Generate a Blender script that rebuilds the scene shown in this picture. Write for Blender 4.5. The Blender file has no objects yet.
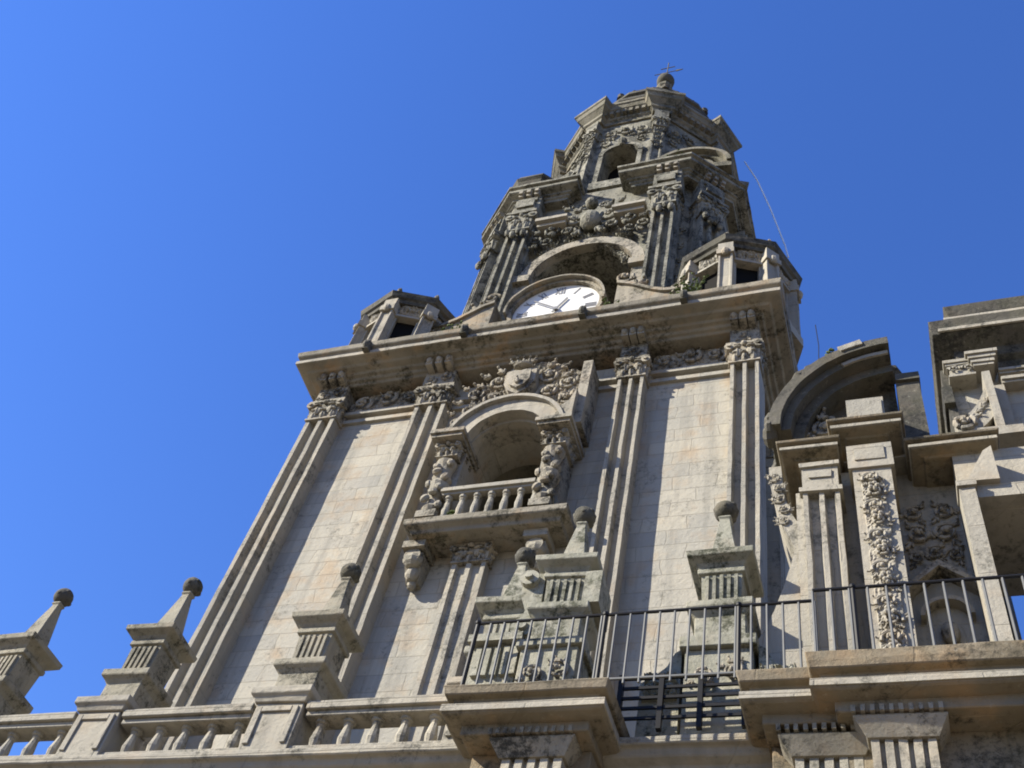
import bpy, bmesh, math, random
import numpy as np
from mathutils import Matrix, Vector

random.seed(7)
R = math.radians
sc = bpy.context.scene
col = sc.collection

# ------------------------------------------------------------------ camera
cam_d = bpy.data.cameras.new("camera")
cam = bpy.data.objects.new("camera", cam_d)
col.objects.link(cam)
cam_d.sensor_width = 36.0
cam_d.lens = 1096.8 / 1024 * 36.0
cam_d.clip_end = 20000
YAW, PITCH, ROLL = R(-29.938), R(52.691), R(16.735)
f_ = Vector((math.sin(YAW) * math.cos(PITCH), math.cos(YAW) * math.cos(PITCH), math.sin(PITCH)))
r_ = Vector((math.cos(YAW), -math.sin(YAW), 0))
u_ = r_.cross(f_)
r2 = r_ * math.cos(ROLL) + u_ * math.sin(ROLL)
u2 = -r_ * math.sin(ROLL) + u_ * math.cos(ROLL)
cam.matrix_world = Matrix(((r2.x, u2.x, -f_.x, 0), (r2.y, u2.y, -f_.y, 0), (r2.z, u2.z, -f_.z, 1.6), (0, 0, 0, 1)))
sc.camera = cam

# ------------------------------------------------------------------ sky and sun
SUN_EL, SUN_AZ = R(34), R(56)          # azimuth measured from the facade normal towards the left
w = bpy.data.worlds.new("World")
sc.world = w
w.use_nodes = True
nt = w.node_tree
bg = nt.nodes["Background"]
sky = nt.nodes.new("ShaderNodeTexSky")
sky.sky_type = 'NISHITA'
sky.sun_disc = False
sky.sun_elevation = SUN_EL
to_sun = Vector((-math.sin(SUN_AZ) * math.cos(SUN_EL), -math.cos(SUN_AZ) * math.cos(SUN_EL), math.sin(SUN_EL)))
sky.sun_rotation = math.atan2(to_sun.x, to_sun.y)
sky.altitude = 300
sky.air_density = 1.7
sky.dust_density = 0.0
sky.ozone_density = 4.0
hs = nt.nodes.new("ShaderNodeHueSaturation")
hs.inputs["Saturation"].default_value = 1.12
hs.inputs["Value"].default_value = 1.0
nt.links.new(sky.outputs[0], hs.inputs["Color"])
tint = nt.nodes.new("ShaderNodeMix")
tint.data_type = 'RGBA'; tint.blend_type = 'MULTIPLY'
tint.inputs[0].default_value = 1.0
tint.inputs[7].default_value = (0.76, 0.95, 1.66, 1)
nt.links.new(hs.outputs[0], tint.inputs[6])
nt.links.new(tint.outputs[2], bg.inputs["Color"])
bg.inputs["Strength"].default_value = 0.056
sun_d = bpy.data.lights.new("sun", 'SUN')
sun_d.energy = 5.0
sun_d.angle = R(0.5)
sun_d.color = (1.0, 0.93, 0.79)
sun = bpy.data.objects.new("sun", sun_d)
col.objects.link(sun)
sun.rotation_euler = (-to_sun).to_track_quat('-Z', 'Y').to_euler()
sun.location = (-40, -40, 60)
sc.view_settings.view_transform = 'Standard'
sc.view_settings.look = 'None'
sc.view_settings.exposure = 1.2
sc.view_settings.gamma = 1
sc.cycles.use_denoising = True
sc.cycles.max_bounces = 6
sc.cycles.pixel_filter_type = 'BLACKMAN_HARRIS'
sc.cycles.filter_width = 1.9

# ------------------------------------------------------------------ materials
def node(nt, t, **kw):
    n = nt.nodes.new(t)
    for k, v in kw.items():
        setattr(n, k, v)
    return n

def stone(name, ca, cb, brick=None, lichen=0.35, lcol=(0.07, 0.068, 0.055), streak=0.35, moss=0.0, rough=0.9, scale=1.0, ochre=0.25, bmix=0.6):
    m = bpy.data.materials.new(name)
    m.use_nodes = True
    t = m.node_tree
    b = t.nodes["Principled BSDF"]
    b.inputs["Roughness"].default_value = rough
    b.inputs["Specular IOR Level"].default_value = 0.25
    L = t.links.new
    geo = node(t, "ShaderNodeNewGeometry")
    P = geo.outputs["Position"]
    def noise(sc_, det=5, vec=P, ro=0.6):
        n = node(t, "ShaderNodeTexNoise")
        n.inputs["Scale"].default_value = sc_
        n.inputs["Detail"].default_value = det
        n.inputs["Roughness"].default_value = ro
        L(vec, n.inputs["Vector"])
        return n.outputs["Fac"]
    def ramp(fac, lo, hi, a=0.0, bb=1.0):
        r = node(t, "ShaderNodeMapRange")
        r.inputs[1].default_value = lo; r.inputs[2].default_value = hi
        r.inputs[3].default_value = a; r.inputs[4].default_value = bb
        L(fac, r.inputs[0])
        return r.outputs[0]
    def mix(fac, a, c, mode='MIX'):
        x = node(t, "ShaderNodeMix", data_type='RGBA', blend_type=mode)
        if isinstance(fac, float): x.inputs[0].default_value = fac
        else: L(fac, x.inputs[0])
        for sock, v in ((x.inputs[6], a), (x.inputs[7], c)):
            if isinstance(v, tuple): sock.default_value = (*v, 1)
            else: L(v, sock)
        return x.outputs[2]
    def math_(op, a, c):
        x = node(t, "ShaderNodeMath", operation=op)
        for i, v in enumerate((a, c)):
            if isinstance(v, (int, float)): x.inputs[i].default_value = v
            else: L(v, x.inputs[i])
        return x.outputs[0]
    c = mix(ramp(noise(0.5 * scale), 0.35, 0.65), ca, cb)
    height = noise(7 * scale, 10, P, 0.7)
    if ochre:
        c = mix(math_('MULTIPLY', ramp(noise(1.3 * scale, 4), 0.52, 0.7), ochre), c, (0.32, 0.215, 0.115))
    if brick:
        bw, bh = brick
        sep = node(t, "ShaderNodeSeparateXYZ"); L(P, sep.inputs[0])
        cmb = node(t, "ShaderNodeCombineXYZ")
        L(math_('ADD', sep.outputs[0], sep.outputs[1]), cmb.inputs[0]); L(sep.outputs[2], cmb.inputs[1])
        wn = node(t, "ShaderNodeTexNoise"); wn.inputs["Scale"].default_value = 0.55; wn.inputs["Detail"].default_value = 3
        L(P, wn.inputs["Vector"])
        wv = node(t, "ShaderNodeVectorMath", operation='MULTIPLY_ADD')
        L(wn.outputs["Color"], wv.inputs[0]); wv.inputs[1].default_value = (0.55, 0.07, 0); L(cmb.outputs[0], wv.inputs[2])
        br = node(t, "ShaderNodeTexBrick")
        br.squash = 1.35; br.squash_frequency = 3; br.offset_frequency = 2
        L(wv.outputs[0], br.inputs["Vector"])
        br.inputs["Scale"].default_value = 1.0
        br.inputs["Brick Width"].default_value = bw
        br.inputs["Row Height"].default_value = bh
        br.inputs["Mortar Size"].default_value = 0.014
        br.inputs["Mortar Smooth"].default_value = 0.4
        br.inputs["Color1"].default_value = (0.80, 0.79, 0.80, 1)
        br.inputs["Color2"].default_value = (1.16, 1.10, 1.02, 1)
        br.inputs["Mortar"].default_value = (0.70, 0.66, 0.60, 1)
        br.offset = 0.43
        c = mix(bmix, c, br.outputs["Color"], 'MULTIPLY')
        height = math_('SUBTRACT', height, math_('MULTIPLY', br.outputs["Fac"], 0.9))
    # rain streaks
    mp = node(t, "ShaderNodeMapping"); L(P, mp.inputs["Vector"])
    mp.inputs["Scale"].default_value = (1.7, 1.7, 0.12)
    st = ramp(noise(1.6 * scale, 6, mp.outputs[0]), 0.5, 0.72, 0, streak)
    c = mix(st, c, tuple(0.5 * a for a in cb))
    # lichen patches
    big = ramp(noise(0.9 * scale, 4), 0.38, 0.62, -0.10, 0.10)
    li = ramp(math_('ADD', noise(6.5 * scale, 12, P, 0.82), big), 0.66 - 0.24 * lichen, 0.78 - 0.20 * lichen, 0, min(1, 0.45 + lichen))
    c = mix(li, c, lcol)
    pale = ramp(noise(9.0 * scale, 8, P, 0.75), 0.58, 0.66, 0, 0.28)
    c = mix(pale, c, (0.37, 0.355, 0.29))
    if moss:
        sn = node(t, "ShaderNodeSeparateXYZ"); L(geo.outputs["Normal"], sn.inputs[0])
        up = ramp(sn.outputs[2], 0.2, 0.8)
        mm = math_('MULTIPLY', math_('ADD', up, 0.35), ramp(noise(2.2 * scale, 8), 0.42, 0.62, 0, moss))
        c = mix(mm, c, (0.065, 0.07, 0.026))
    L(c, b.inputs["Base Color"])
    bp = node(t, "ShaderNodeBump")
    bp.inputs["Strength"].default_value = 0.55
    bp.inputs["Distance"].default_value = 0.05
    L(height, bp.inputs["Height"])
    L(bp.outputs[0], b.inputs["Normal"])
    return m

def plain(name, c, rough=0.5, metal=0.0, var=0.25, ns=4.0):
    m = bpy.data.materials.new(name)
    m.use_nodes = True
    t = m.node_tree
    b = t.nodes["Principled BSDF"]
    b.inputs["Roughness"].default_value = rough
    b.inputs["Metallic"].default_value = metal
    b.inputs["Specular IOR Level"].default_value = 0.15
    n = node(t, "ShaderNodeTexNoise")
    n.inputs["Scale"].default_value = ns
    n.inputs["Detail"].default_value = 6
    g = node(t, "ShaderNodeNewGeometry")
    t.links.new(g.outputs["Position"], n.inputs["Vector"])
    mx = node(t, "ShaderNodeMix", data_type='RGBA')
    mx.inputs[6].default_value = (*[x * (1 - var) for x in c], 1)
    mx.inputs[7].default_value = (*[min(1, x * (1 + var)) for x in c], 1)
    t.links.new(n.outputs["Fac"], mx.inputs[0])
    t.links.new(mx.outputs[2], b.inputs["Base Color"])
    return m

ASH = stone("granite_ashlar", (0.348, 0.328, 0.274), (0.300, 0.292, 0.255), brick=(1.05, 0.46), lichen=0.30, lcol=(0.11, 0.105, 0.085), streak=0.55, ochre=0.45)
STO = stone("granite_dressed", (0.325, 0.300, 0.245), (0.265, 0.252, 0.212), lichen=0.42, streak=0.5, ochre=0.25, brick=(1.7, 0.92), bmix=0.35)
CAR = stone("granite_carved", (0.34, 0.302, 0.238), (0.235, 0.218, 0.175), lichen=0.70, lcol=(0.045, 0.042, 0.033), streak=0.5, ochre=0.3, scale=1.5)
COR = stone("granite_cornice", (0.285, 0.258, 0.205), (0.19, 0.173, 0.138), lichen=0.6, lcol=(0.055, 0.05, 0.036), streak=0.4, moss=0.35, ochre=0.7, brick=(1.5, 7.0), bmix=0.35)
LED = stone("granite_brown", (0.235, 0.20, 0.145), (0.165, 0.14, 0.10), lichen=0.5, lcol=(0.045, 0.04, 0.03), streak=0.4, moss=0.3, ochre=0.6, brick=(1.5, 7.0), bmix=0.3)  # browned stone: shade under ledges and gable cornices sits in its colour
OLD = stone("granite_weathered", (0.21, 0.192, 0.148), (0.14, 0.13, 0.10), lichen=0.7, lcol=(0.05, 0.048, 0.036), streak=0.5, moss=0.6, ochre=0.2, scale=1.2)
DRK = stone("granite_blackened", (0.105, 0.096, 0.077), (0.068, 0.064, 0.054), lichen=0.7, lcol=(0.028, 0.027, 0.023), streak=0.3, moss=0.5, ochre=0.1)
UPP = stone("granite_sooty", (0.275, 0.262, 0.212), (0.165, 0.16, 0.13), lichen=0.8, lcol=(0.035, 0.034, 0.027), streak=0.6, moss=0.35, ochre=0.12, scale=1.6)
PIN = stone("granite_lichened", (0.29, 0.265, 0.205), (0.21, 0.195, 0.15), lichen=0.6, lcol=(0.05, 0.048, 0.036), streak=0.5, moss=0.3, ochre=0.15, scale=1.7)
GRN = stone("granite_mossy", (0.32, 0.308, 0.25), (0.235, 0.23, 0.182), lichen=0.65, lcol=(0.05, 0.052, 0.034), streak=0.5, moss=0.55, ochre=0.15, scale=1.6)
PAVE = stone("granite_paving", (0.185, 0.158, 0.12), (0.15, 0.13, 0.10), brick=(0.9, 0.5), lichen=0.2, streak=0.0, ochre=0.2)
IRON = plain("black_iron", (0.012, 0.012, 0.013), 0.5, 0.0)
STEEL = plain("grey_painted_iron", (0.13, 0.132, 0.13), 0.6, 0.0)
DIAL = plain("white_enamel", (0.62, 0.615, 0.59), 0.35, 0.0, 0.22, 2.2)
BLACK = plain("faded_numeral_paint", (0.21, 0.21, 0.215), 0.5)
VOID = plain("unlit_interior_black", (0.005, 0.0045, 0.004), 0.9)  # near-black panels paint the unlit interior behind windows and arches
RUST = plain("rusty_copper", (0.10, 0.095, 0.07), 0.6, 0.3)
WEED = plain("weed_leaves", (0.075, 0.10, 0.03), 0.7, 0.0, 0.5, 30)
CABLE = plain("grey_cable", (0.75, 0.78, 0.80), 0.5)

# ------------------------------------------------------------------ mesh builder (1 unit = 16 m, z from eye height)
S = 16.0
EYE = 1.6
class MB:
    def __init__(self, ox=0, oy=0, rot=0):
        self.v = []; self.f = []; self.set(ox, oy, rot)
    def set(self, ox=0, oy=0, rot=0):
        self.ox, self.oy, self.c, self.s = ox, oy, math.cos(rot), math.sin(rot)
        return self
    def add(self, vs, fs):
        n = len(self.v)
        for x, y, z in vs:
            self.v.append((self.ox + self.c * x - self.s * y, self.oy + self.s * x + self.c * y, z))
        for f in fs:
            self.f.append(tuple(i + n for i in f))
    def box(self, x0, x1, y0, y1, z0, z1):
        self.add([(x0, y0, z0), (x1, y0, z0), (x1, y1, z0), (x0, y1, z0), (x0, y0, z1), (x1, y0, z1), (x1, y1, z1), (x0, y1, z1)],
                 [(0, 1, 2, 3), (4, 5, 6, 7), (0, 1, 5, 4), (1, 2, 6, 5), (2, 3, 7, 6), (3, 0, 4, 7)])
    def taper(self, x0, x1, y0, y1, z0, X0, X1, Y0, Y1, z1):
        self.add([(x0, y0, z0), (x1, y0, z0), (x1, y1, z0), (x0, y1, z0), (X0, Y0, z1), (X1, Y0, z1), (X1, Y1, z1), (X0, Y1, z1)],
                 [(0, 1, 2, 3), (4, 5, 6, 7), (0, 1, 5, 4), (1, 2, 6, 5), (2, 3, 7, 6), (3, 0, 4, 7)])
    def prism(self, poly, z0, z1):
        n = len(poly)
        k = max(1, min(70, int((z1 - z0) / 0.03)))
        vs = [(x, y, z0 + (z1 - z0) * j / k) for j in range(k + 1) for x, y in poly]
        self.add(vs, [tuple(range(n)), tuple(range(k * n, (k + 1) * n))] + [(j * n + i, j * n + (i + 1) % n, (j + 1) * n + (i + 1) % n, (j + 1) * n + i) for j in range(k) for i in range(n)])
    def prism_xz(self, poly, y0, y1):
        n = len(poly)
        self.add([(x, y0, z) for x, z in poly] + [(x, y1, z) for x, z in poly],
                 [tuple(range(n)), tuple(range(n, 2 * n))] + [(i, (i + 1) % n, (i + 1) % n + n, i + n) for i in range(n)])
    def band_xz(self, outer, inner, y0, y1):
        """solid band between two xz polylines of equal length, extruded in y"""
        n = len(outer)
        vs = []
        for (a, b), (c, d) in zip(outer, inner):
            vs += [(a, y0, b), (c, y0, d), (a, y1, b), (c, y1, d)]
        fs = [(0, 1, 3, 2), (4 * n - 4, 4 * n - 3, 4 * n - 1, 4 * n - 2)]
        for i in range(n - 1):
            a = 4 * i; b = a + 4
            fs += [(a, b, b + 1, a + 1), (a + 2, b + 2, b + 3, a + 3), (a, b, b + 2, a + 2), (a + 1, b + 1, b + 3, a + 3)]
        self.add(vs, fs)
    def arc_band(self, cx, cz, ro, ri, y0, y1, a0=0.0, a1=math.pi, n=20, sz=1.0):
        A = [a0 + (a1 - a0) * i / n for i in range(n + 1)]
        self.band_xz([(cx + ro * math.cos(a), cz + sz * ro * math.sin(a)) for a in A],
                     [(cx + ri * math.cos(a), cz + sz * ri * math.sin(a)) for a in A], y0, y1)
    def sq(self, cx, cy, prof):
        self.lathe(cx, cy, [(h * math.sqrt(2), z) for h, z in prof], 4, math.pi / 4)
    def lathe(self, cx, cy, prof, n=16, ph=0.0):
        vs = []; fs = []
        for r, z in prof:
            for k in range(n):
                a = ph + 2 * math.pi * k / n
                vs.append((cx + r * math.cos(a), cy + r * math.sin(a), z))
        for j in range(len(prof) - 1):
            for k in range(n):
                a = j * n + k; b = j * n + (k + 1) % n
                fs.append((a, b, b + n, a + n))
        fs.append(tuple(range(n))); fs.append(tuple(range((len(prof) - 1) * n, len(prof) * n)))
        self.add(vs, fs)
    def ball(self, cx, cy, cz, rx, ry=None, rz=None, n=10, m=7, rot=0.0):
        ry = ry or rx; rz = rz or rx
        c, s = math.cos(rot), math.sin(rot)
        vs = [(0, 0, -rz)]
        for j in range(1, m):
            t = -math.pi / 2 + math.pi * j / m
            for k in range(n):
                a = 2 * math.pi * k / n
                vs.append((rx * math.cos(t) * math.cos(a), ry * math.cos(t) * math.sin(a), rz * math.sin(t)))
        vs.append((0, 0, rz))
        fs = []
        for k in range(n):
            fs.append((0, 1 + k, 1 + (k + 1) % n))
            fs.append((len(vs) - 1, 1 + (m - 2) * n + k, 1 + (m - 2) * n + (k + 1) % n))
        for j in range(m - 2):
            for k in range(n):
                a = 1 + j * n + k; b = 1 + j * n + (k + 1) % n
                fs.append((a, b, b + n, a + n))
        vs = [(cx + x * c - z * s, cy + y, cz + x * s + z * c) for x, y, z in vs]
        self.add(vs, fs)
    def disc(self, cx, cz, r, y0, y1, n=24):
        self.prism_xz([(cx + r * math.cos(2 * math.pi * k / n), cz + r * math.sin(2 * math.pi * k / n)) for k in range(n)], y0, y1)
    def moulding(self, path, prof, closed=False, step=0.022):
        corners = path
        nc = len(corners)
        n = len(path); m = len(prof)
        nrm = []
        def seg(i):
            a = path[i % n]; b = path[(i + 1) % n]
            d = Vector((b[0] - a[0], b[1] - a[1])).normalized()
            return Vector((d.y, -d.x))
        for i in range(n):
            if closed or 0 < i < n - 1:
                a, b = seg(i - 1), seg(i)
                q = a + b
                q = q / max(1e-6, (1 + a.dot(b)))
            else:
                q = seg(0) if i == 0 else seg(n - 2)
            nrm.append(q)
        rows = [[(path[i][0] + nrm[i].x * o, path[i][1] + nrm[i].y * o, z) for o, z in prof] for i in range(n)]
        fine = []
        for i in range(n if closed else n - 1):
            a, b = rows[i], rows[(i + 1) % n]
            d = math.hypot(path[(i + 1) % n][0] - path[i][0], path[(i + 1) % n][1] - path[i][1])
            k = max(1, min(80, int(d / step)))
            for j in range(k):
                t = j / k
                fine.append([tuple(p + (q - p) * t for p, q in zip(u, v)) for u, v in zip(a, b)])
        if not closed: fine.append(rows[-1])
        n = len(fine)
        vs = [v for r in fine for v in r]
        fs = []
        for i in range(n if closed else n - 1):
            j = (i + 1) % n
            for k in range(m - 1):
                fs.append((i * m + k, j * m + k, j * m + k + 1, i * m + k + 1))
        if not closed:
            fs.append(tuple(range(m))); fs.append(tuple(range((n - 1) * m, n * m)))
        self.add(vs, fs)
    def tube(self, pts, r, n=6):
        pts = [Vector(p) for p in pts]
        vs = []; fs = []
        for i, p in enumerate(pts):
            d = (pts[min(i + 1, len(pts) - 1)] - pts[max(i - 1, 0)]).normalized()
            a = d.orthogonal().normalized(); b = d.cross(a)
            rr = r if not isinstance(r, (list, tuple)) else r[i]
            for k in range(n):
                t = 2 * math.pi * k / n
                vs.append(p + a * rr * math.cos(t) + b * rr * math.sin(t))
        for i in range(len(pts) - 1):
            for k in range(n):
                a = i * n + k; b = i * n + (k + 1) % n
                fs.append((a, b, b + n, a + n))
        fs.append(tuple(range(n))); fs.append(tuple(range(len(vs) - n, len(vs))))
        self.add(vs, fs)
    def arch_wall(self, x0, x1, z0, z1, y, cx, zs, r, zb, depth, n=16, thick=None, back=False):
        """wall from x0..x1, z0..z1 whose face lies at y, pierced by a round-headed opening"""
        t = thick or depth
        A = [math.pi - math.pi * i / n for i in range(n + 1)]
        hole = [(cx - r, zb)] + [(cx + r * math.cos(a), zs + r * math.sin(a)) for a in A] + [(cx + r, zb)]
        self.box(x0, cx - r, y, y + t, z0, z1)
        self.box(cx + r, x1, y, y + t, z0, z1)
        if zb > z0: self.box(cx - r, cx + r, y, y + t, z0, zb)
        top = [(x, z1) for x, z in hole[1:-1]]
        self.band_xz(top, hole[1:-1], y, y + t)
    def relief(self, fld, x0, z0, y, res):
        """carved height field standing proud of a wall face at y"""
        nz, nx = fld.shape
        idx = -np.ones(fld.shape, int); vs = []
        keep = fld > 0.0004
        for j in range(nz - 1):
            for i in range(nx - 1):
                pass
        use = np.zeros(fld.shape, bool)
        cell = keep[:-1, :-1] | keep[1:, :-1] | keep[:-1, 1:] | keep[1:, 1:]
        use[:-1, :-1] |= cell; use[1:, :-1] |= cell; use[:-1, 1:] |= cell; use[1:, 1:] |= cell
        for j in range(nz):
            for i in range(nx):
                if use[j, i]:
                    idx[j, i] = len(vs)
                    vs.append((x0 + i * res, y - (fld[j, i] if keep[j, i] else -0.002), z0 + j * res))
        fs = [(idx[j, i], idx[j, i + 1], idx[j + 1, i + 1], idx[j + 1, i]) for j in range(nz - 1) for i in range(nx - 1) if cell[j, i]]
        self.add(vs, fs)
    def wear(self, amp=0.0006):
        from mathutils import noise as mn
        out = []
        for x, y, z in self.v:
            p = Vector((x, y, z)) * 42.0
            q = mn.noise_vector(p) * amp + mn.noise_vector(p * 3.1) * amp * 0.9
            out.append((x + q.x, y + q.y, z + q.z))
        self.v = out
    def build(self, name, mat, parent=None, smooth=False, bevel=0.0):
        if mat.name.startswith("granite") and name not in ("ground", "wall"): self.wear()
        root = parent
        while root is not None and root.parent is not None: root = root.parent
        off = Vector(root.location) if root is not None else Vector((0, 0, 0))
        me = bpy.data.meshes.new(name)
        me.from_pydata([(x * S - off.x, y * S - off.y, z * S + EYE - off.z) for x, y, z in self.v], [], self.f)
        bm = bmesh.new(); bm.from_mesh(me)
        bmesh.ops.recalc_face_normals(bm, faces=bm.faces)
        if smooth:
            for f in bm.faces: f.smooth = True
        bm.to_mesh(me); bm.free()
        me.materials.append(mat)
        o = bpy.data.objects.new(name, me)
        col.objects.link(o)
        if parent is not None: o.parent = parent
        if bevel:
            md = o.modifiers.new("edge", 'BEVEL'); md.width = bevel; md.segments = 1; md.limit_method = 'ANGLE'; md.angle_limit = R(40)
        return o

def tag(o, label=None, cat=None, group=None, kind=None):
    if label: o["label"] = label
    if cat: o["category"] = cat
    if group: o["group"] = group
    if kind: o["kind"] = kind
    return o
def thing(name, label, cat, u, group=None):
    o = bpy.data.objects.new(name, None)
    col.objects.link(o)
    o.location = (u[0] * S, u[1] * S, u[2] * S + EYE)
    o.empty_display_size = 0.5
    return tag(o, label, cat, group)
def copy_part(o, dx, dy, dz, parent):
    c = o.copy(); col.objects.link(c); c.parent = parent
    c.location = (o.location.x + dx * S, o.location.y + dy * S, o.location.z + dz * S)
    return c

# ---- carving: height fields made of scrolls, leaves and bosses
def carve(wd, ht, res, seed, n=40, amp=0.02, size=(0.012, 0.03), mirror=True, mask=None, base=0.0):
    rng = np.random.RandomState(seed)
    nx, nz = max(4, int(wd / res) + 1), max(4, int(ht / res) + 1)
    X, Z = np.meshgrid(np.arange(nx) * res, np.arange(nz) * res)
    if mirror: Xm = wd / 2 - np.abs(X - wd / 2)
    else: Xm = X
    H = np.full(X.shape, base)
    for _ in range(n):
        cx = rng.uniform(0, wd / 2 * 1.05 if mirror else wd); cz = rng.uniform(0, ht)
        r = rng.uniform(*size); a = amp * rng.uniform(0.45, 1.0); th = rng.uniform(0, math.pi)
        u = (Xm - cx) * math.cos(th) + (Z - cz) * math.sin(th); v = -(Xm - cx) * math.sin(th) + (Z - cz) * math.cos(th)
        d = np.hypot(u, v); k = (0, 0, 0, 1, 1, 1, 1, 2)[rng.randint(8)]
        if k == 0:
            ang = np.arctan2(v, u) / (2 * math.pi)
            sp = (d / (r * 0.42) + ang) % 1.0
            h = a * (0.45 + 0.55 * np.cos((sp - 0.5) * 2 * math.pi)) * (d < r) * (1.15 - 0.5 * d / r)
        elif k == 1:
            vb = v + 0.35 * u * u / r
            q = (u / (1.9 * r)) ** 2 + (vb / (0.58 * r)) ** 2
            h = a * np.sqrt(np.clip(1 - q, 0, 1)) * (0.8 - 0.45 * np.exp(-(vb / (0.1 * r)) ** 2)) * (0.85 + 0.15 * np.cos(u / r * 11))
        else:
            q = (d / (0.4 * r)) ** 2
            h = 1.05 * a * np.sqrt(np.clip(1 - q, 0, 1))
        H = np.maximum(H, h)
    if mask is not None:
        M = mask(X, Z)
        H = H * M
    H[0, :] = 0; H[-1, :] = 0; H[:, 0] = 0; H[:, -1] = 0
    return H

def pilaster(mb, x0, x1, y0, y1, z0, z1, n=2, d=0.006):
    """shaft with n sunk flutes in its face"""
    wd = x1 - x0; fil = wd * 0.13
    ch = (wd - fil * (n + 1)) / n
    poly = [(x0, y1), (x0, y0)]
    x = x0 + fil
    for k in range(n):
        poly += [(x, y0), (x + ch * 0.14, y0 + d), (x + ch * 0.86, y0 + d), (x + ch, y0)]
        x += ch + fil
    poly += [(x1, y0), (x1, y1)]
    mb.prism(poly, z0, z1)

def capital(mb, x0, x1, y0, y1, z0, z1, seed=0, over=0.007):
    """leafy capital: flared bell, two rows of curled leaves, corner volutes, abacus"""
    rnd = random.Random(seed)
    h = z1 - z0; wd = x1 - x0
    mb.box(x0 - 0.003, x1 + 0.003, y0 - 0.003, y1, z0, z0 + 0.08 * h)
    mb.taper(x0, x1, y0, y1, z0 + 0.08 * h, x0 - over * 0.6, x1 + over * 0.6, y0 - over * 0.6, y1, z0 + 0.86 * h)
    mb.box(x0 - over, x1 + over, y0 - over, y1, z0 + 0.88 * h, z1)
    for row, (zz, nl, rz) in enumerate(((0.26, 3, 0.22), (0.50, 2, 0.24))):
        for k in range(nl):
            x = x0 + wd * (k + 0.5) / nl
            rx = wd / nl * 0.36
            yy = y0 - 0.0015 - 0.002 * row
            mb.ball(x, yy, z0 + zz * h, rx, 0.004, rz * h, 8, 6)
            mb.ball(x, yy - 0.001, z0 + zz * h, rx * 0.22, 0.0045, rz * h * 1.02, 6, 6)
            mb.ball(x, yy - 0.004, z0 + (zz + 0.17) * h, rx * 0.9, 0.0045, 0.045 * h, 8, 5)
        for s_, xs in ((-1, x0), (1, x1)):
            yy = y0
            while yy < y1 - 0.004:
                mb.ball(xs + s_ * (0.001 + .002 * row), yy + 0.007, z0 + zz * h, 0.004, 0.0055, rz * h, 6, 6)
                mb.ball(xs + s_ * (0.005 + .002 * row), yy + 0.007, z0 + (zz + .17) * h, 0.0045, 0.005, 0.045 * h, 6, 5)
                yy += 0.017
    for xs in (x0 - over * 0.2, x1 + over * 0.2):
        mb.disc(xs, z0 + 0.74 * h, 0.14 * h + 0.001, y0 - 0.009, y0 + 0.006, 12)
        mb.disc(xs, z0 + 0.74 * h, 0.07 * h, y0 - 0.012, y0 - 0.009, 10)
    mb.ball((x0 + x1) / 2, y0 - 0.007, z0 + 0.86 * h, 0.13 * wd, 0.005, 0.11 * h, 8, 6)

def oct_break(cx, cy, ap, hwid, p, inset):
    """octagon whose corners break forward as flat-faced blocks"""
    Rr = ap / math.cos(math.pi / 8); pts = []
    for k in range(8):
        a = math.pi / 8 - math.pi / 2 - math.pi / 4 + k * math.pi / 4
        n = Vector((math.cos(a), math.sin(a))); t = Vector((-n.y, n.x)); c = Vector((cx, cy))
        def onface(sg):
            # point on the adjoining face line at tangential offset sg*hwid from the corner
            return c + n * (Rr - hwid * math.tan(math.pi / 8)) + t * sg * hwid
        f = c + n * (Rr + p)
        pts += [onface(-1), f - t * hwid, f + t * hwid, onface(1)]
    return [(q.x, q.y) for q in pts]

def spiral(mb, x, z, y, r, a0=0.0, cw=1, turns=1.5, th=None):
    """carved scroll: a coil that winds in and swells forward to an eye"""
    th = th or r * 0.19
    n = int(13 * turns)
    pts = []; rad = []
    for i in range(n + 1):
        t = i / n
        q = r * (1 - 0.80 * t ** 0.85)
        a = a0 + cw * t * turns * 2 * math.pi
        pts.append((x + q * math.cos(a), y - 0.15 * r - 0.35 * r * t, z + q * math.sin(a))); rad.append(th * (1 - 0.35 * t))
    mb.tube(pts, rad, 6)
    mb.ball(x, y - 0.5 * r, z, r * 0.24, r * 0.24, r * 0.24, 8, 6)
def leaf(mb, x, z, y, l, ang):
    """three-lobed leaf lying on a face at y, pointing along ang in the x-z plane"""
    for da, k, off in ((0, 1.0, 0.0), (0.62, 0.66, -0.25), (-0.62, 0.66, -0.25)):
        a = ang + da
        cx_, cz_ = x + l * (0.5 * k) * math.cos(a), z + l * (0.5 * k) * math.sin(a)
        mb.ball(cx_, y - 0.12 * l, cz_, 0.52 * l * k, 0.20 * l, 0.17 * l * k, 8, 6, a)
    mb.ball(x + 0.95 * l * math.cos(ang), y - 0.30 * l, z + 0.95 * l * math.sin(ang), 0.14 * l, 0.13 * l, 0.14 * l, 7, 5)
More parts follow.
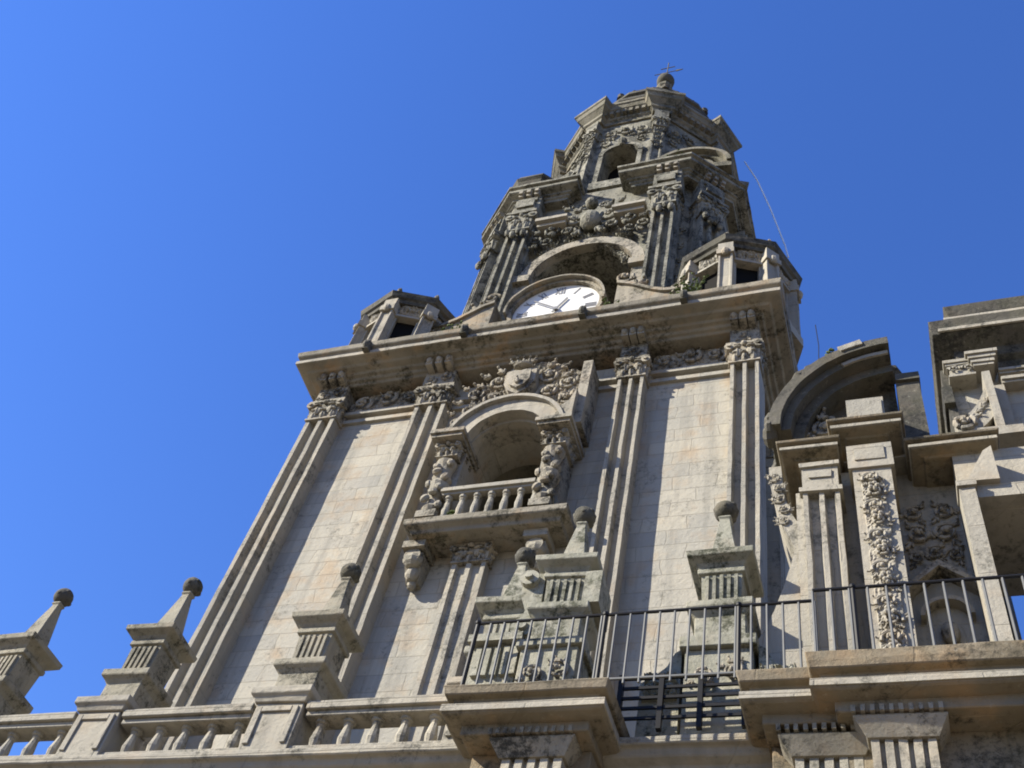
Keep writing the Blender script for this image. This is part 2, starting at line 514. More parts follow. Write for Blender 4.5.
def rinceau(mb, x0, z0, x1, z1, y, r, seed=0):
    """running scroll ornament from one point to another"""
    rnd = random.Random(seed)
    L = math.hypot(x1 - x0, z1 - z0); n = max(1, int(round(L / (2.05 * r)))); dx, dz = (x1 - x0) / L, (z1 - z0) / L
    base = math.atan2(dz, dx)
    for i in range(n):
        t = (i + 0.5) / n * L; sg = 1 if i % 2 else -1
        px, pz = x0 + dx * t - dz * sg * 0.12 * r, z0 + dz * t + dx * sg * 0.12 * r
        spiral(mb, px, pz, y, r * rnd.uniform(0.84, 0.98), base + sg * 1.9, -sg, 1.45)
        for k in range(3):
            a = base + sg * (1.0 + 0.7 * k) + rnd.uniform(-.25, .25)
            leaf(mb, px + 0.75 * r * math.cos(a), pz + 0.75 * r * math.sin(a), y, 0.62 * r, a)

def baluster_profile(z0, z1, r):
    h = z1 - z0
    return [(r * .9, z0), (r * .9, z0 + .1 * h), (r * .62, z0 + .13 * h), (r * .72, z0 + .24 * h), (r * .82, z0 + .36 * h), (r * .66, z0 + .58 * h),
            (r * .54, z0 + .76 * h), (r * .7, z0 + .82 * h), (r * .6, z0 + .86 * h), (r * .9, z0 + .9 * h), (r * .9, z1)]

def oct_path(cx, cy, ap, tw=0.0):
    """octagon with a face towards the viewer, listed so that outward is on the right"""
    Rr = ap / math.cos(math.pi / 8)
    return [(cx + Rr * math.cos(a), cy + Rr * math.sin(a)) for a in [tw * math.pi / 4 + math.pi / 8 - math.pi / 2 - math.pi / 4 + k * math.pi / 4 for k in range(8)]]

# ------------------------------------------------------------------ ground
mb = MB()
mb.add([(-200, -200, -EYE / S), (200, -200, -EYE / S), (200, 200, -EYE / S), (-200, 200, -EYE / S)], [(0, 1, 2, 3)])
tag(mb.build("ground", PAVE), kind="structure")
ZG = -EYE / S

# ================================================================== CLOCK TOWER
CX, CY = -0.56, 1.43
T = thing("clock_tower", "tall baroque granite clock tower with pilasters, corner turrets and a domed octagonal top", "tower", (CX, CY, ZG))
XL, XR, YW, YP, YB = -0.945, -0.175, 1.027, 1.0, 1.835

NX, NZ, NR, NZB = -0.545, 1.315, 0.066, 1.14      # niche opening
mb = MB()
mb.box(XL, XR, YW + 0.30, YB, ZG, 1.56)
mb.arch_wall(XL, XR, ZG, 1.56, YW, NX, NZ, NR, NZB, 0.050, 20)
mb.box(XL, NX - 0.10, YW + 0.0502, YW + 0.2999, ZG, 1.56); mb.box(NX + 0.10, XR, YW + 0.0502, YW + 0.2999, ZG, 1.56)
# thin string courses at the foot of the frieze
for z, o in ((1.492, 0.006), (1.512, 0.010)):
    for a, b in ((-0.909, -0.752), (-0.693, -0.384), (-0.340, -0.198)):
        mb.box(a, b, YW - o, YW + 0.001, z, z + 0.009)
mb.build("wall", ASH, T)

# giant pilasters
PIL = [(-0.967, -0.910), (-0.751, -0.693), (-0.384, -0.340), (-0.198, -0.153)]
for i, (a, b) in enumerate(PIL):
    mb = MB()
    pilaster(mb, a, b, YP, YP + (0.06 if i in (0, 3) else 0.03), ZG, 1.485, 2, 0.013)
    p = mb.build("pilaster", STO, T)
    mb = MB(); capital(mb, a, b, YP, YW + 0.002, 1.485, 1.537, i)
    mb.build("capital", CAR, p)
    mb = MB()
    mb.box(a - 0.001, b + 0.001, YP - 0.004, YW + 0.01, 1.5375, 1.577)
    rinceau(mb, a + 0.002, 1.5565, b - 0.002, 1.5565, YP - 0.004, 0.0135, 40 + i)
    mb.build("frieze_block", CAR, p)
# side pilasters on the flank
for y0 in (1.20, 1.62):
    mb = MB()
    mb.set(XR, y0, R(90))
    pilaster(mb, 0, 0.055, -0.022, 0.004, ZG, 1.482, 2, 0.006)
    p = mb.build("pilaster", STO, T)
    mb = MB(XR, y0, R(90)); capital(mb, 0, 0.055, -0.022, 0.004, 1.482, 1.54, 5)
    mb.build("capital", CAR, p)
mb = MB()
for a, b in ((-0.175, -0.153), (-0.967, -0.945)):
    mb.box(a, b, YB - 0.055, YB + 0.02, ZG, 1.54)
mb.build("rear_pilaster", STO, T)

# carved frieze between the pilasters
for i, (a, b, zt) in enumerate(((-0.906, -0.755, 0.045), (-0.336, -0.202, 0.045))):
    mb = MB()
    mb.relief(carve(b - a, 0.056, 0.0024, 60 + i, 40, 0.007, (0.008, 0.015)), a, 1.521, YW, 0.0024)
    rinceau(mb, a + 0.003, 1.548, b - 0.003, 1.548, YW - 0.003, 0.0235, i)
    mb.build("carved_frieze", CAR, T)

# great cornice
mb = MB()
path = [(-0.957, YB + 0.01), (-0.957, YP), (-0.163, YP), (-0.163, YB + 0.01)]
mb.moulding(path, [(-0.05, 1.577), (0.002, 1.577), (0.004, 1.582), (0.010, 1.583), (0.012, 1.588), (0.020, 1.589), (0.021, 1.594), (0.034, 1.595), (0.036, 1.599), (0.042, 1.600), (0.052, 1.602),
                   (0.053, 1.610), (0.050, 1.613), (0.050, 1.620), (0.056, 1.624), (0.058, 1.636), (-0.05, 1.640)])
mb.box(-0.955, -0.165, YP + 0.001, YB + 0.009, 1.5775, 1.6395)
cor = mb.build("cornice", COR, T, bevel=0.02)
for a, b in PIL:
    mb = MB()
    for k in (0.18, 0.5, 0.82):
        x = a + (b - a) * k
        mb.prism_xz([(x - 0.006, 1.577), (x + 0.006, 1.577), (x + 0.0065, 1.5975), (x - 0.0065, 1.5975)], YP - 0.026, YP - 0.001)
        mb.ball(x, YP - 0.026, 1.588, 0.006, 0.006, 0.008, 8, 6)
    mb.build("bracket", CAR, cor)
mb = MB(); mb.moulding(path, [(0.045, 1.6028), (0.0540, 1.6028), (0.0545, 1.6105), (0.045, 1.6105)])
mb.build("lip", STO, cor)  # clean pale strip; its tone also paints the lit cornice edge
for x in (-0.862, -0.668, -0.446, -0.268):
    mb = MB()
    mb.prism_xz([(x - 0.006, 1.604), (x + 0.006, 1.604), (x + 0.005, 1.630), (x - 0.005, 1.630)], 0.934, 0.99)
    mb.ball(x, 0.936, 1.617, 0.007, 0.008, 0.012, 8, 6)
    mb.build("waterspout", DRK, cor)

# niche surround -----------------------------------------------------
nich = MB()
nich.arch_wall(NX - 0.082, NX + 0.082, 1.142, 1.40, 0.985, NX, NZ, NR, 1.1425, 0.042, 20)
nich.arc_band(NX, NZ + 0.006, 0.094, 0.0665, 0.966, 1.0, 0.12, math.pi - 0.12, 22)
nich.arc_band(NX, NZ + 0.006, 0.101, 0.0945, 0.958, 0.998, 0.12, math.pi - 0.12, 22)
niche = nich.build("niche_window", STO, T)
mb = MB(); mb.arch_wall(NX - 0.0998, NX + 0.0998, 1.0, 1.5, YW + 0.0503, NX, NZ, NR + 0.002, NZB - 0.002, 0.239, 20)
mb.build("niche_shade_lining", OLD, niche)  # inner walls in darker stone, putting the recess shade into the colour
for s_ in (-1, 1):
    cx = NX + s_ * 0.088
    mb = MB()
    mb.box(cx - 0.016, cx + 0.016, 0.962, YW, 1.1425, 1.156)
    mb.lathe(cx, 0.978, [(0.012, 1.16), (0.016, 1.168), (0.011, 1.176), (0.010, 1.19), (0.016, 1.212), (0.018, 1.222), (0.012, 1.232), (0.016, 1.24), (0.011, 1.248),
                         (0.013, 1.262), (0.0175, 1.276), (0.012, 1.282)], 12)
    mb.box(cx - 0.014, cx + 0.014, 0.992, YW, 1.16, 1.29)
    for k in range(9):
        a = k * 2.4; zz = 1.172 + k * 0.012
        mb.ball(cx + 0.013 * math.cos(a), 0.968 - 0.006 * abs(math.sin(a)), zz, 0.0065, 0.006, 0.008, 7, 5, a)
    mb.box(cx - 0.026, cx + 0.026, 0.948, YW, 1.314, 1.321)
    mb.box(cx - 0.029, cx + 0.029, 0.944, YW, 1.321, 1.329)
    c = mb.build("column", CAR, niche)
    mb = MB(); capital(mb, cx - 0.016, cx + 0.016, 0.968, YW - 0.01, 1.285, 1.314, 9, 0.004)
    mb.build("capital", CAR, niche)
mb = MB()
mb.box(NX - NR - 0.001, NX + NR + 0.001, YW + 0.290, YW + 0.299, 1.14, 1.39)
for k in range(5):
    mb.box(NX - NR + k * 0.0325 - .002, NX - NR + k * 0.0325 + 0.002, YW + 0.282, YW + 0.290, 1.14, 1.38)
mb.build("timber_shutter", plain("brown_timber", (0.045, 0.028, 0.017), 0.8), niche)

# balcony ------------------------------------------------------------
mb = MB()
BX0, BX1 = -0.664, -0.413
mb.moulding([(BX0 + 0.012, YW), (BX0 + 0.012, 0.975), (BX1 - 0.012, 0.975), (BX1 - 0.012, YW)],
            [(-0.02, 1.118), (0.0, 1.118), (0.002, 1.124), (0.010, 1.128), (0.012, 1.130), (0.012, 1.141), (-0.02, 1.142)])
mb.box(BX0 + 0.013, BX1 - 0.013, 0.976, YW, 1.1185, 1.1415)
balc = mb.build("balcony", COR, T, bevel=0.015)
mb = MB()
mb.box(NX - 0.074, NX + 0.074, 0.962, 0.984, 1.195, 1.203)
mb.box(NX - 0.073, NX + 0.073, 0.966, 0.980, 1.190, 1.195)
mb.build("rail", STO, balc)
bz = MB(); bz.lathe(NX - 0.062, 0.973, baluster_profile(1.142, 1.190, 0.0072), 10)
b0 = bz.build("baluster", STO, balc)
for k in range(1, 7):
    copy_part(b0, 0.0228 * k, 0, 0, balc)
for cx in (-0.648, -0.462):
    mb = MB()
    mb.prism([(cx - 0.018, YW), (cx - 0.018, 0.985), (cx + 0.018, 0.985), (cx + 0.018, YW)], 1.104, 1.1175)
    mb.disc(cx, 1.092, 0.013, 0.990, YW, 12)
    mb.taper(cx - 0.010, cx + 0.010, YW - 0.012, YW, 1.058, cx - 0.015, cx + 0.015, YW - 0.034, YW, 1.098)
    mb.ball(cx, 0.998, 1.088, 0.016, 0.012, 0.013, 9, 6)
    mb.ball(cx, 1.008, 1.070, 0.011, 0.010, 0.014, 9, 6)
    mb.ball(cx, 1.016, 1.056, 0.007, 0.008, 0.009, 8, 6)
    mb.build("corbel", CAR, balc)
mb = MB(); pilaster(mb, -0.590, -0.538, YW - 0.018, YW + 0.002, ZG, 1.085, 2, 0.006)
p = mb.build("short_pilaster", STO, T)
mb = MB(); capital(mb, -0.590, -0.538, YW - 0.018, YW + 0.002, 1.085, 1.118, 12); mb.build("capital", CAR, p)

# coat of arms above the niche ---------------------------------------
mb = MB()
outl = [(-0.660, 1.345), (-0.656, 1.42), (-0.640, 1.455), (-0.628, 1.50), (-0.598, 1.525), (-0.58, 1.552), (-0.52, 1.558), (-0.49, 1.545), (-0.462, 1.52), (-0.434, 1.50), (-0.430, 1.345)]
arch_in = [(NX + 0.0945 * math.cos(a), NZ + 0.006 + 0.0945 * math.sin(a)) for a in [0.28 + (math.pi - 0.56) * i / 14 for i in range(15)]]
mb.prism_xz(outl[::-1] + [(-0.636, 1.345)] + arch_in[::-1][1:-1] + [(-0.454, 1.345)], 0.996, YW)
wd, ht = 0.236, 0.215
def mk(X, Z):
    x = X - 0.663; z = Z + 1.345
    top = np.interp(x + 0.0, [p[0] for p in outl[1:-1]], [p[1] for p in outl[1:-1]])
    inner = np.hypot(x - NX, z - NZ - 0.006) > 0.102
    return (z < top) * inner * 1.0
mb.relief(carve(wd, ht, 0.0024, 11, 120, 0.012, (0.010, 0.020), True, mk, 0.001), -0.663, 1.345, 0.996, 0.0024)
ax_, yy = -0.548, 0.992
def heater(w_, h_, zc):
    return [(ax_ - w_, zc + h_), (ax_ - 0.5 * w_, zc + 1.12 * h_), (ax_, zc + h_), (ax_ + 0.5 * w_, zc + 1.12 * h_), (ax_ + w_, zc + h_), (ax_ + 1.02 * w_, zc - 0.1 * h_), (ax_ + 0.66 * w_, zc - 0.7 * h_), (ax_, zc - 1.1 * h_), (ax_ - 0.66 * w_, zc - 0.7 * h_), (ax_ - 1.02 * w_, zc - 0.1 * h_)]
mb.prism_xz(heater(0.027, 0.032, 1.478), 0.972, 0.997)
mb.prism_xz(heater(0.019, 0.023, 1.478), 0.966, 0.9721)
leaf(mb, ax_, 1.462, 0.966, 0.016, math.pi / 2)
mb.ball(ax_, 0.974, 1.522, 0.020, 0.014, 0.006, 12, 6)
for k in range(5):
    leaf(mb, ax_ + (k - 2) * 0.0085, 1.524, 0.970, 0.016, math.pi / 2 - (k - 2) * 0.22)
for s_ in (-1, 1):
    for (dx, z, r, a0, cw) in ((0.047, 1.505, 0.019, 2.6, 1), (0.050, 1.456, 0.021, -2.4, -1), (0.084, 1.478, 0.017, 2.2, 1), (0.083, 1.435, 0.015, 0.4, -1), (0.104, 1.405, 0.013, 1.9, 1), (0.030, 1.437, 0.012, 0.2, 1)):
        spiral(mb, ax_ + s_ * dx, z, yy, r, a0 if s_ > 0 else math.pi - a0, cw * s_)
    for (dx, z, l, a) in ((0.040, 1.528, 0.022, 0.9), (0.064, 1.522, 0.020, 0.4), (0.070, 1.492, 0.022, 0.5), (0.098, 1.492, 0.016, 0.7), (0.072, 1.442, 0.020, -0.5), (0.100, 1.455, 0.018, 0.1), (0.108, 1.425, 0.016, 0.4), (0.110, 1.388, 0.018, -1.2), (0.02, 1.437, 0.018, -0.6), (0.055, 1.428, 0.016, -0.9)):
        leaf(mb, ax_ + s_ * dx, z, yy - 0.004, l, a if s_ > 0 else math.pi - a)
mb.box(-0.440, -0.424, 0.975, YW, 1.345, 1.515)
mb.prism_xz([(-0.445, 1.39), (-0.460, 1.375), (-0.466, 1.35), (-0.436, 1.35), (-0.436, 1.42)], 0.962, 1.0)
mb.build("coat_of_arms", CAR, T)

# clock ---------------------------------------------------------------
KX, KY, KZ, KR = -0.560, 1.055, 1.842, 0.092
mb = MB()
mb.arc_band(KX, KZ, KR + 0.008, KR, KY - 0.010, KY + 0.07, 0, 2 * math.pi, 40)
mb.arc_band(KX, KZ, KR + 0.013, KR + 0.0085, KY - 0.020, KY + 0.06, -0.1, math.pi + 0.1, 30)
mb.disc(KX, KZ, KR + 0.001, KY + 0.012, KY + 0.07, 40)
mb.box(KX - 0.125, KX + 0.125, KY - 0.004, KY + 0.075, 1.640, 1.752)
clock = mb.build("clock", COR, T)
mb = MB(); mb.disc(KX, KZ, KR - 0.0005, KY, KY + 0.0115, 48)
dial = mb.build("dial", DIAL, clock)
def stroke(m, p, q, wdt, y0, y1):
    d = Vector((q[0] - p[0], q[1] - p[1])).normalized(); nn = Vector((-d.y, d.x)) * wdt / 2
    m.prism_xz([(p[0] + nn.x, p[1] + nn.y), (q[0] + nn.x, q[1] + nn.y), (q[0] - nn.x, q[1] - nn.y), (p[0] - nn.x, p[1] - nn.y)], y0, y1)
ROM = ["XII", "I", "II", "III", "IIII", "V", "VI", "VII", "VIII", "IX", "X", "XI"]
for k, s_ in enumerate(ROM):
    a = -2 * math.pi * k / 12
    mb = MB()
    wds = {'I': 0.0055, 'V': 0.0105, 'X': 0.0105}
    tot = sum(wds[c] for c in s_); xx = -tot / 2
    hh = 0.0115
    for ci, c in enumerate(s_):
        wv = wds[c]; eps = 0.00005 * ci
        def P(px, pz):
            rr = KR * 0.78 + pz
            return (KX + px * math.cos(a) - rr * math.sin(a), KZ + px * math.sin(a) + rr * math.cos(a))
        x0, x1, xm = xx + 0.001, xx + wv - 0.001, xx + wv / 2
        segs = {'I': [((xm, -hh), (xm, hh))], 'V': [((x0, hh), (xm, -hh)), ((x1, hh), (xm, -hh))], 'X': [((x0, hh), (x1, -hh)), ((x1, hh), (x0, -hh))]}[c]
        for j, (p, q) in enumerate(segs):
            stroke(mb, P(*p), P(*q), 0.0029 if j == 0 else 0.0018, KY - 0.0009 - 0.0001 * j - eps, KY - 0.0001)
        xx += wv
    mb.build("numeral", BLACK, dial)
for nm, ang, ln, wdt in (("hour_hand", R(28), 0.042, 0.0042), ("minute_hand", R(-52), 0.064, 0.0030)):
    mb = MB()
    q = (KX + ln * math.sin(ang), KZ + ln * math.cos(ang)); p = (KX - 0.012 * math.sin(ang), KZ - 0.012 * math.cos(ang))
    stroke(mb, p, q, wdt, KY - (0.0035 if nm[0] == 'h' else 0.0055), KY - (0.002 if nm[0] == 'h' else 0.004))
    mb.disc(KX, KZ, 0.005, KY - (0.0036 if nm[0] == 'h' else 0.0056), KY, 12)
    mb.build(nm, BLACK, dial)

# scrolled parapet pieces beside the clock
def scroll(mb, x0, x1, y0, y1, z0, zl, zr, th):
    """low wall with a sagging S top, ending in a coil at the low end"""
    n = 14; top = []; bot = []
    for i in range(n + 1):
        t = i / n; q = t * t * (3 - 2 * t)
        top.append((x0 + (x1 - x0) * t, zl + (zr - zl) * q - 0.01 * math.sin(math.pi * t)))
        bot.append((x0 + (x1 - x0) * t, z0))
    mb.band_xz(top, bot, y0, y1)
    mb.band_xz([(x, z + th) for x, z in top], [(x, z + 0.0005) for x, z in top], y0 - 0.006, y1 + 0.004)
for s_ in (-1, 1):
    mb = MB()
    a, b = KX + s_ * 0.255, KX + s_ * 0.128
    scroll(mb, a, b, 1.035, 1.085, 1.640, 1.806, 1.866, 0.010)
    spiral(mb, a + s_ * 0.006, 1.812, 1.04, 0.026, 1.2, s_, 1.6)
    spiral(mb, b + s_ * 0.012, 1.892, 1.04, 0.020, 0.5, -s_, 1.5)
    for l, an in ((0.03, 1.1), (0.03, 1.8), (0.024, 0.5)): leaf(mb, b + s_ * 0.04, 1.858, 1.045, l, an if s_ > 0 else math.pi - an)
    mb.build("scroll", COR, T)

# corner turrets -------------------------------------------------------
for s_ in (-1, 1):
    tx, ty = CX + s_ * (0.332 if s_ < 0 else 0.352), 1.09
    mb = MB()
    mb.lathe(tx, ty, [(0.118, 1.6405), (0.118, 1.665), (0.108, 1.670)], 8, 0)
    mb.lathe(tx, ty, [(0.060, 1.668), (0.060, 1.86)], 8, 0)
    for k in range(8):
        mb.set(tx, ty, (k + 0.5) * math.pi / 4)
        ap = 0.094; hw = ap * math.tan(math.pi / 8)
        if k % 2 == 0 or True:
            # pierced face: jambs, lintel, sill
            mb.box(-hw, -0.021, -ap, -ap + 0.012, 1.668, 1.852)
            mb.box(0.021, hw, -ap, -ap + 0.012, 1.668, 1.852)
            mb.box(-0.0209, 0.0209, -ap + 0.0002, -ap + 0.012, 1.668, 1.705)
            mb.box(-0.0209, 0.0209, -ap + 0.0002, -ap + 0.012, 1.806, 1.852)
            mb.box(-0.026, 0.026, -ap - 0.006, -ap, 1.8062, 1.813)
            mb.box(-0.026, 0.026, -ap - 0.005, -ap, 1.694, 1.7045)
            mb.relief(carve(0.044, 0.034, 0.0022, 300 + k, 18, 0.010, (0.006, 0.011)), -0.022, 1.815, -ap, 0.0028)
    mb.set()
    tur = mb.build("corner_turret", STO, T)
    for k in range(8):
        mb = MB(tx, ty, (k + 0.5) * math.pi / 4)
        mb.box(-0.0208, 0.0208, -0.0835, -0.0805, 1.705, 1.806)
        mb.build("window", VOID, tur)  # black panel standing in for the darkness inside the turret
        mb = MB(tx, ty, k * math.pi / 4)
        pilaster(mb, -0.013, 0.013, -0.114, -0.092, 1.667, 1.810, 1, 0.004)
        mb.box(-0.016, 0.016, -0.118, -0.092, 1.810, 1.826)
        mb.ball(0, -0.117, 1.816, 0.008, 0.007, 0.011, 8, 6)
        mb.box(-0.014, 0.014, -0.115, -0.092, 1.826, 1.852)
        mb.build("pilaster", STO, tur)
    mb = MB()
    mb.moulding(oct_path(tx, ty, 0.100, 0.5), [(-0.05, 1.847), (0.004, 1.847), (0.006, 1.855), (0.011, 1.859), (0.013, 1.866), (0.015, 1.873), (-0.05, 1.880)], True)
    mb.lathe(tx, ty, [(0.110, 1.873), (0.098, 1.888), (0.07, 1.905), (0.030, 1.918), (0.02, 1.925)], 8, 0)
    mb.build("roof", DRK, tur)
    mb = MB()
    mb.lathe(tx, ty, [(0.022, 1.92), (0.013, 1.93), (0.016, 1.94), (0.006, 1.955), (0.001, 1.96)], 10)
    mb.build("finial", OLD, tur)
    for k in range(8):
        a = k * math.pi / 4
        mb = MB()
        mb.lathe(tx + 0.105 * math.cos(a), ty + 0.105 * math.sin(a), [(0.006, 1.872), (0.007, 1.888), (0.004, 1.893), (0.006, 1.900), (0.002, 1.910)], 8)
        mb.build("finial", OLD, tur)

# second stage ---------------------------------------------------------
HB, CH = 0.294, 0.090
Y2 = CY - HB
def chamf(h, c):
    return [(CX - h, CY + h - c), (CX - h, CY - h + c), (CX - h + c, CY - h), (CX + h - c, CY - h), (CX + h, CY - h + c), (CX + h, CY + h - c), (CX + h - c, CY + h), (CX - h + c, CY + h)]
mb = MB()
mb.prism([(CX - HB, Y2 + 0.24), (CX + HB, Y2 + 0.24), (CX + HB, CY + HB - CH), (CX + HB - CH, CY + HB), (CX - HB + CH, CY + HB), (CX - HB, CY + HB - CH)], 1.62, 2.52)
mb.arch_wall(CX - HB + CH, CX + HB - CH, 1.62, 2.50, Y2, CX, 2.105, 0.118, 1.62, 0.239, 24)
for s_ in (-1, 1):
    q = [(CX + s_ * (HB - CH), Y2 + 0.0002), (CX + s_ * HB, Y2 + CH), (CX + s_ * HB, Y2 + 0.2395), (CX + s_ * (HB - CH), Y2 + 0.2395)]
    mb.prism(q, 1.62, 2.50)
st2 = mb.build("upper_stage", UPP, T)
mb = MB()
mb.arc_band(CX, 2.105, 0.146, 0.119, Y2 - 0.022, Y2 + 0.01, 0, math.pi, 26)
for s_ in (-1, 1):
    mb.box(CX + s_ * 0.1345 - 0.0155, CX + s_ * 0.1345 + 0.0155, Y2 - 0.02, Y2 + 0.01, 1.64, 2.08)
    mb.box(CX + s_ * 0.1345 - 0.021, CX + s_ * 0.1345 + 0.021, Y2 - 0.032, Y2 + 0.01, 2.08, 2.104)
mb.build("arch", CAR, st2)
# carving over the arch and crowning group
mb = MB()
def mk2(X, Z):
    x = X - 0.16; z = Z + 2.14
    return ((np.hypot(x, z - 2.105) > 0.148) & (z < 2.45 - 0.9 * np.abs(x))) * 1.0
mb.relief(carve(0.32, 0.33, 0.0034, 21, 110, 0.024, (0.014, 0.028), True, mk2, 0.002), CX - 0.16, 2.14, Y2, 0.0028)
yc = Y2 - 0.022
mb.ball(CX, Y2 - 0.03, 2.325, 0.026, 0.022, 0.036, 14, 10)
mb.ball(CX, Y2 - 0.045, 2.385, 0.016, 0.016, 0.018, 12, 8)
for s_ in (-1, 1):
    for (dx, z, r, a0, cw) in ((0.045, 2.345, 0.026, 2.4, 1), (0.052, 2.292, 0.022, -2.2, -1), (0.096, 2.312, 0.022, 2.0, 1), (0.100, 2.262, 0.017, 0.6, -1), (0.132, 2.278, 0.017, 1.8, 1), (0.025, 2.41, 0.016, 1.0, 1)):
        spiral(mb, CX + s_ * dx, z, yc, r, a0 if s_ > 0 else math.pi - a0, cw * s_)
    for (dx, z, l, a) in ((0.03, 2.38, 0.03, 0.8), (0.07, 2.355, 0.028, 0.5), (0.08, 2.29, 0.026, -0.4), (0.12, 2.30, 0.024, 0.5), (0.02, 2.28, 0.028, -1.0), (0.06, 2.40, 0.024, 0.7), (0.12, 2.245, 0.022, -0.8), (0.148, 2.25, 0.022, -1.0)):
        leaf(mb, CX + s_ * dx, z, yc - 0.006, l, a if s_ > 0 else math.pi - a)
mb.build("carved_crest", UPP, st2)
# ledge pieces either side of the crest
for s_ in (-1, 1):
    mb = MB()
    x0, x1 = sorted((CX + s_ * 0.055, CX + s_ * 0.135))
    mb.box(x0, x1, Y2 - 0.05, Y2 + 0.001, 2.335, 2.347)
    mb.box(x0 + 0.004, x1 - 0.004, Y2 - 0.04, Y2 + 0.001, 2.322, 2.335)
    mb.build("ledge", STO, st2)
PW = 0.042
spots = [(-0.236, 0), (-0.160, 0), (0.160, 0), (0.236 - 0.0, 0)]
for i, dx in enumerate((-0.213, -0.148 - 0.02, 0.168, 0.213)):
    pass
upp = []
for dx in (-0.178, 0.178):
    upp.append((CX + dx, Y2 - 0.0, 0.0))
dg = HB - CH / 2
for s_ in (-1, 1):
    upp.append((CX + s_ * dg, CY - dg, s_ * math.pi / 4))
for s_ in (1,):
    for dy in (-0.11, 0.11):
        upp.append((CX + HB - 0.004, CY + dy, math.pi / 2))
for k, (px, py, an) in enumerate(upp):
    mb = MB(px, py, an)
    mb.box(-0.033, 0.033, -0.020, 0.012, 1.66, 2.335)
    pilaster(mb, -0.026, 0.026, -0.040, -0.0195, 1.74, 2.318, 2, 0.012)
    mb.box(-0.032, 0.032, -0.046, -0.0195, 1.66, 1.74)
    p = mb.build("upper_pilaster", UPP, T)
    mb = MB(px, py, an)
    capital(mb, -0.027, 0.027, -0.042, 0.0, 2.318, 2.40, 20 + k, 0.012)
    for j in range(4):
        mb.ball(-0.02 + 0.0135 * j, -0.048, 2.30 - 0.012 * (j % 2), 0.008, 0.008, 0.014, 8, 6)
    mb.build("capital", UPP, p)
    mb = MB(px, py, an)
    mb.box(-0.034, 0.034, -0.040, 0.012, 2.40, 2.492)
    mb.box(-0.026, 0.026, -0.046, -0.0399, 2.412, 2.425); mb.box(-0.026, 0.026, -0.046, -0.0399, 2.468, 2.482)
    mb.box(-0.022, 0.022, -0.050, -0.0399, 2.432, 2.462)
    mb.build("frieze_block", UPP, p)
# leafy swags between the paired pilasters
for s_ in (-1, 1):
    mb = MB(CX + s_ * 0.2, Y2, 0)
    rinceau(mb, 0, 1.80, 0, 2.30, 0.0, 0.018, 90 + s_)
    mb.build("carved_panel", UPP, st2)
    mb = MB(CX + s_ * 0.11, Y2, 0)
    rinceau(mb, -0.028, 2.385, 0.028, 2.385, 0.0, 0.022, 95 + s_)
    mb.build("carved_panel", UPP, st2)
# upper cornice, broken in the middle
def cpath(s_):
    h = HB + 0.0; c = CH
    pts = [(CX + 0.085, CY - h + 0.03), (CX + 0.085, CY - h - 0.020), (CX + h - c + 0.018, CY - h - 0.020), (CX + h + 0.020, CY - h + c - 0.018), (CX + h + 0.020, CY + h - c), (CX + h - c, CY + h + 0.020), (CX - 0.0, CY + h + 0.020)]
    if s_ < 0: pts = [(2 * CX - x, y) for x, y in pts][::-1]
    return pts
mb = MB()
prof2 = [(-0.06, 2.488), (0.002, 2.488), (0.003, 2.496), (0.008, 2.499), (0.008, 2.505), (0.014, 2.507), (0.014, 2.514), (0.030, 2.520), (0.032, 2.522), (0.032, 2.532), (0.027, 2.534), (0.028, 2.541), (0.036, 2.544), (0.036, 2.552), (-0.06, 2.556)]
for s_ in (-1, 1):
    mb.moulding(cpath(s_), prof2)
mb.prism(chamf(HB - 0.001, CH), 2.49, 2.551)
ucor = mb.build("upper_cornice", UPP, T)
for px, py, an in upp[:4]:
    mb = MB(px, py, an)
    for k in (-1, 0, 1):
        mb.box(k * 0.021 - 0.006, k * 0.021 + 0.006, -0.050, -0.036, 2.494, 2.516)
        mb.box(k * 0.021 - 0.005, k * 0.021 + 0.005, -0.056, -0.0501, 2.502, 2.514)
    mb.build("bracket", CAR, ucor)
for s_ in (-1, 1):
    for dx, dy in ((0.095, -HB - 0.005), (HB - CH + 0.005, -HB - 0.005), (HB + 0.002, -HB + CH)):
        mb = MB()
        fx, fy = CX + s_ * dx, CY + dy
        mb.sq(fx, fy, [(0.014, 2.553), (0.014, 2.566), (0.010, 2.570)])
        mb.lathe(fx, fy, [(0.009, 2.569), (0.016, 2.585), (0.013, 2.60), (0.006, 2.608), (0.009, 2.618), (0.002, 2.634)], 10)
        mb.build("urn", OLD, ucor)
# domed cap on one corner of the upper cornice, arched pediment on the other
px, py = -0.806, 1.25
mb = MB()
mb.lathe(px, py, [(0.084, 2.55), (0.084, 2.60), (0.074, 2.605), (0.074, 2.76)], 8, math.pi / 8)
for k in range(8):
    mb.set(px, py, (k + 0.5) * math.pi / 4)
    mb.box(-0.012, 0.012, -0.082, -0.066, 2.60, 2.757)
mb.set()
mb.moulding(oct_path(px, py, 0.070), [(-0.04, 2.755), (0.004, 2.755), (0.010, 2.764), (0.014, 2.778), (0.020, 2.788), (-0.04, 2.792)], True)
mb.lathe(px, py, [(0.096, 2.788), (0.088, 2.815), (0.062, 2.845), (0.03, 2.86), (0.01, 2.868)], 8, math.pi / 8)
mb.build("corner_cap", DRK, T)
px, py = CX + 0.222, CY - 0.285
mb = MB(px, py, 0.10)
mb.arc_band(0, 2.578, 0.100, 0.089, -0.026, 0.07, 0.05, math.pi - 0.05, 20, 0.95)
mb.arc_band(0, 2.578, 0.0885, 0.078, -0.010, 0.07, 0.05, math.pi - 0.05, 20, 0.95)
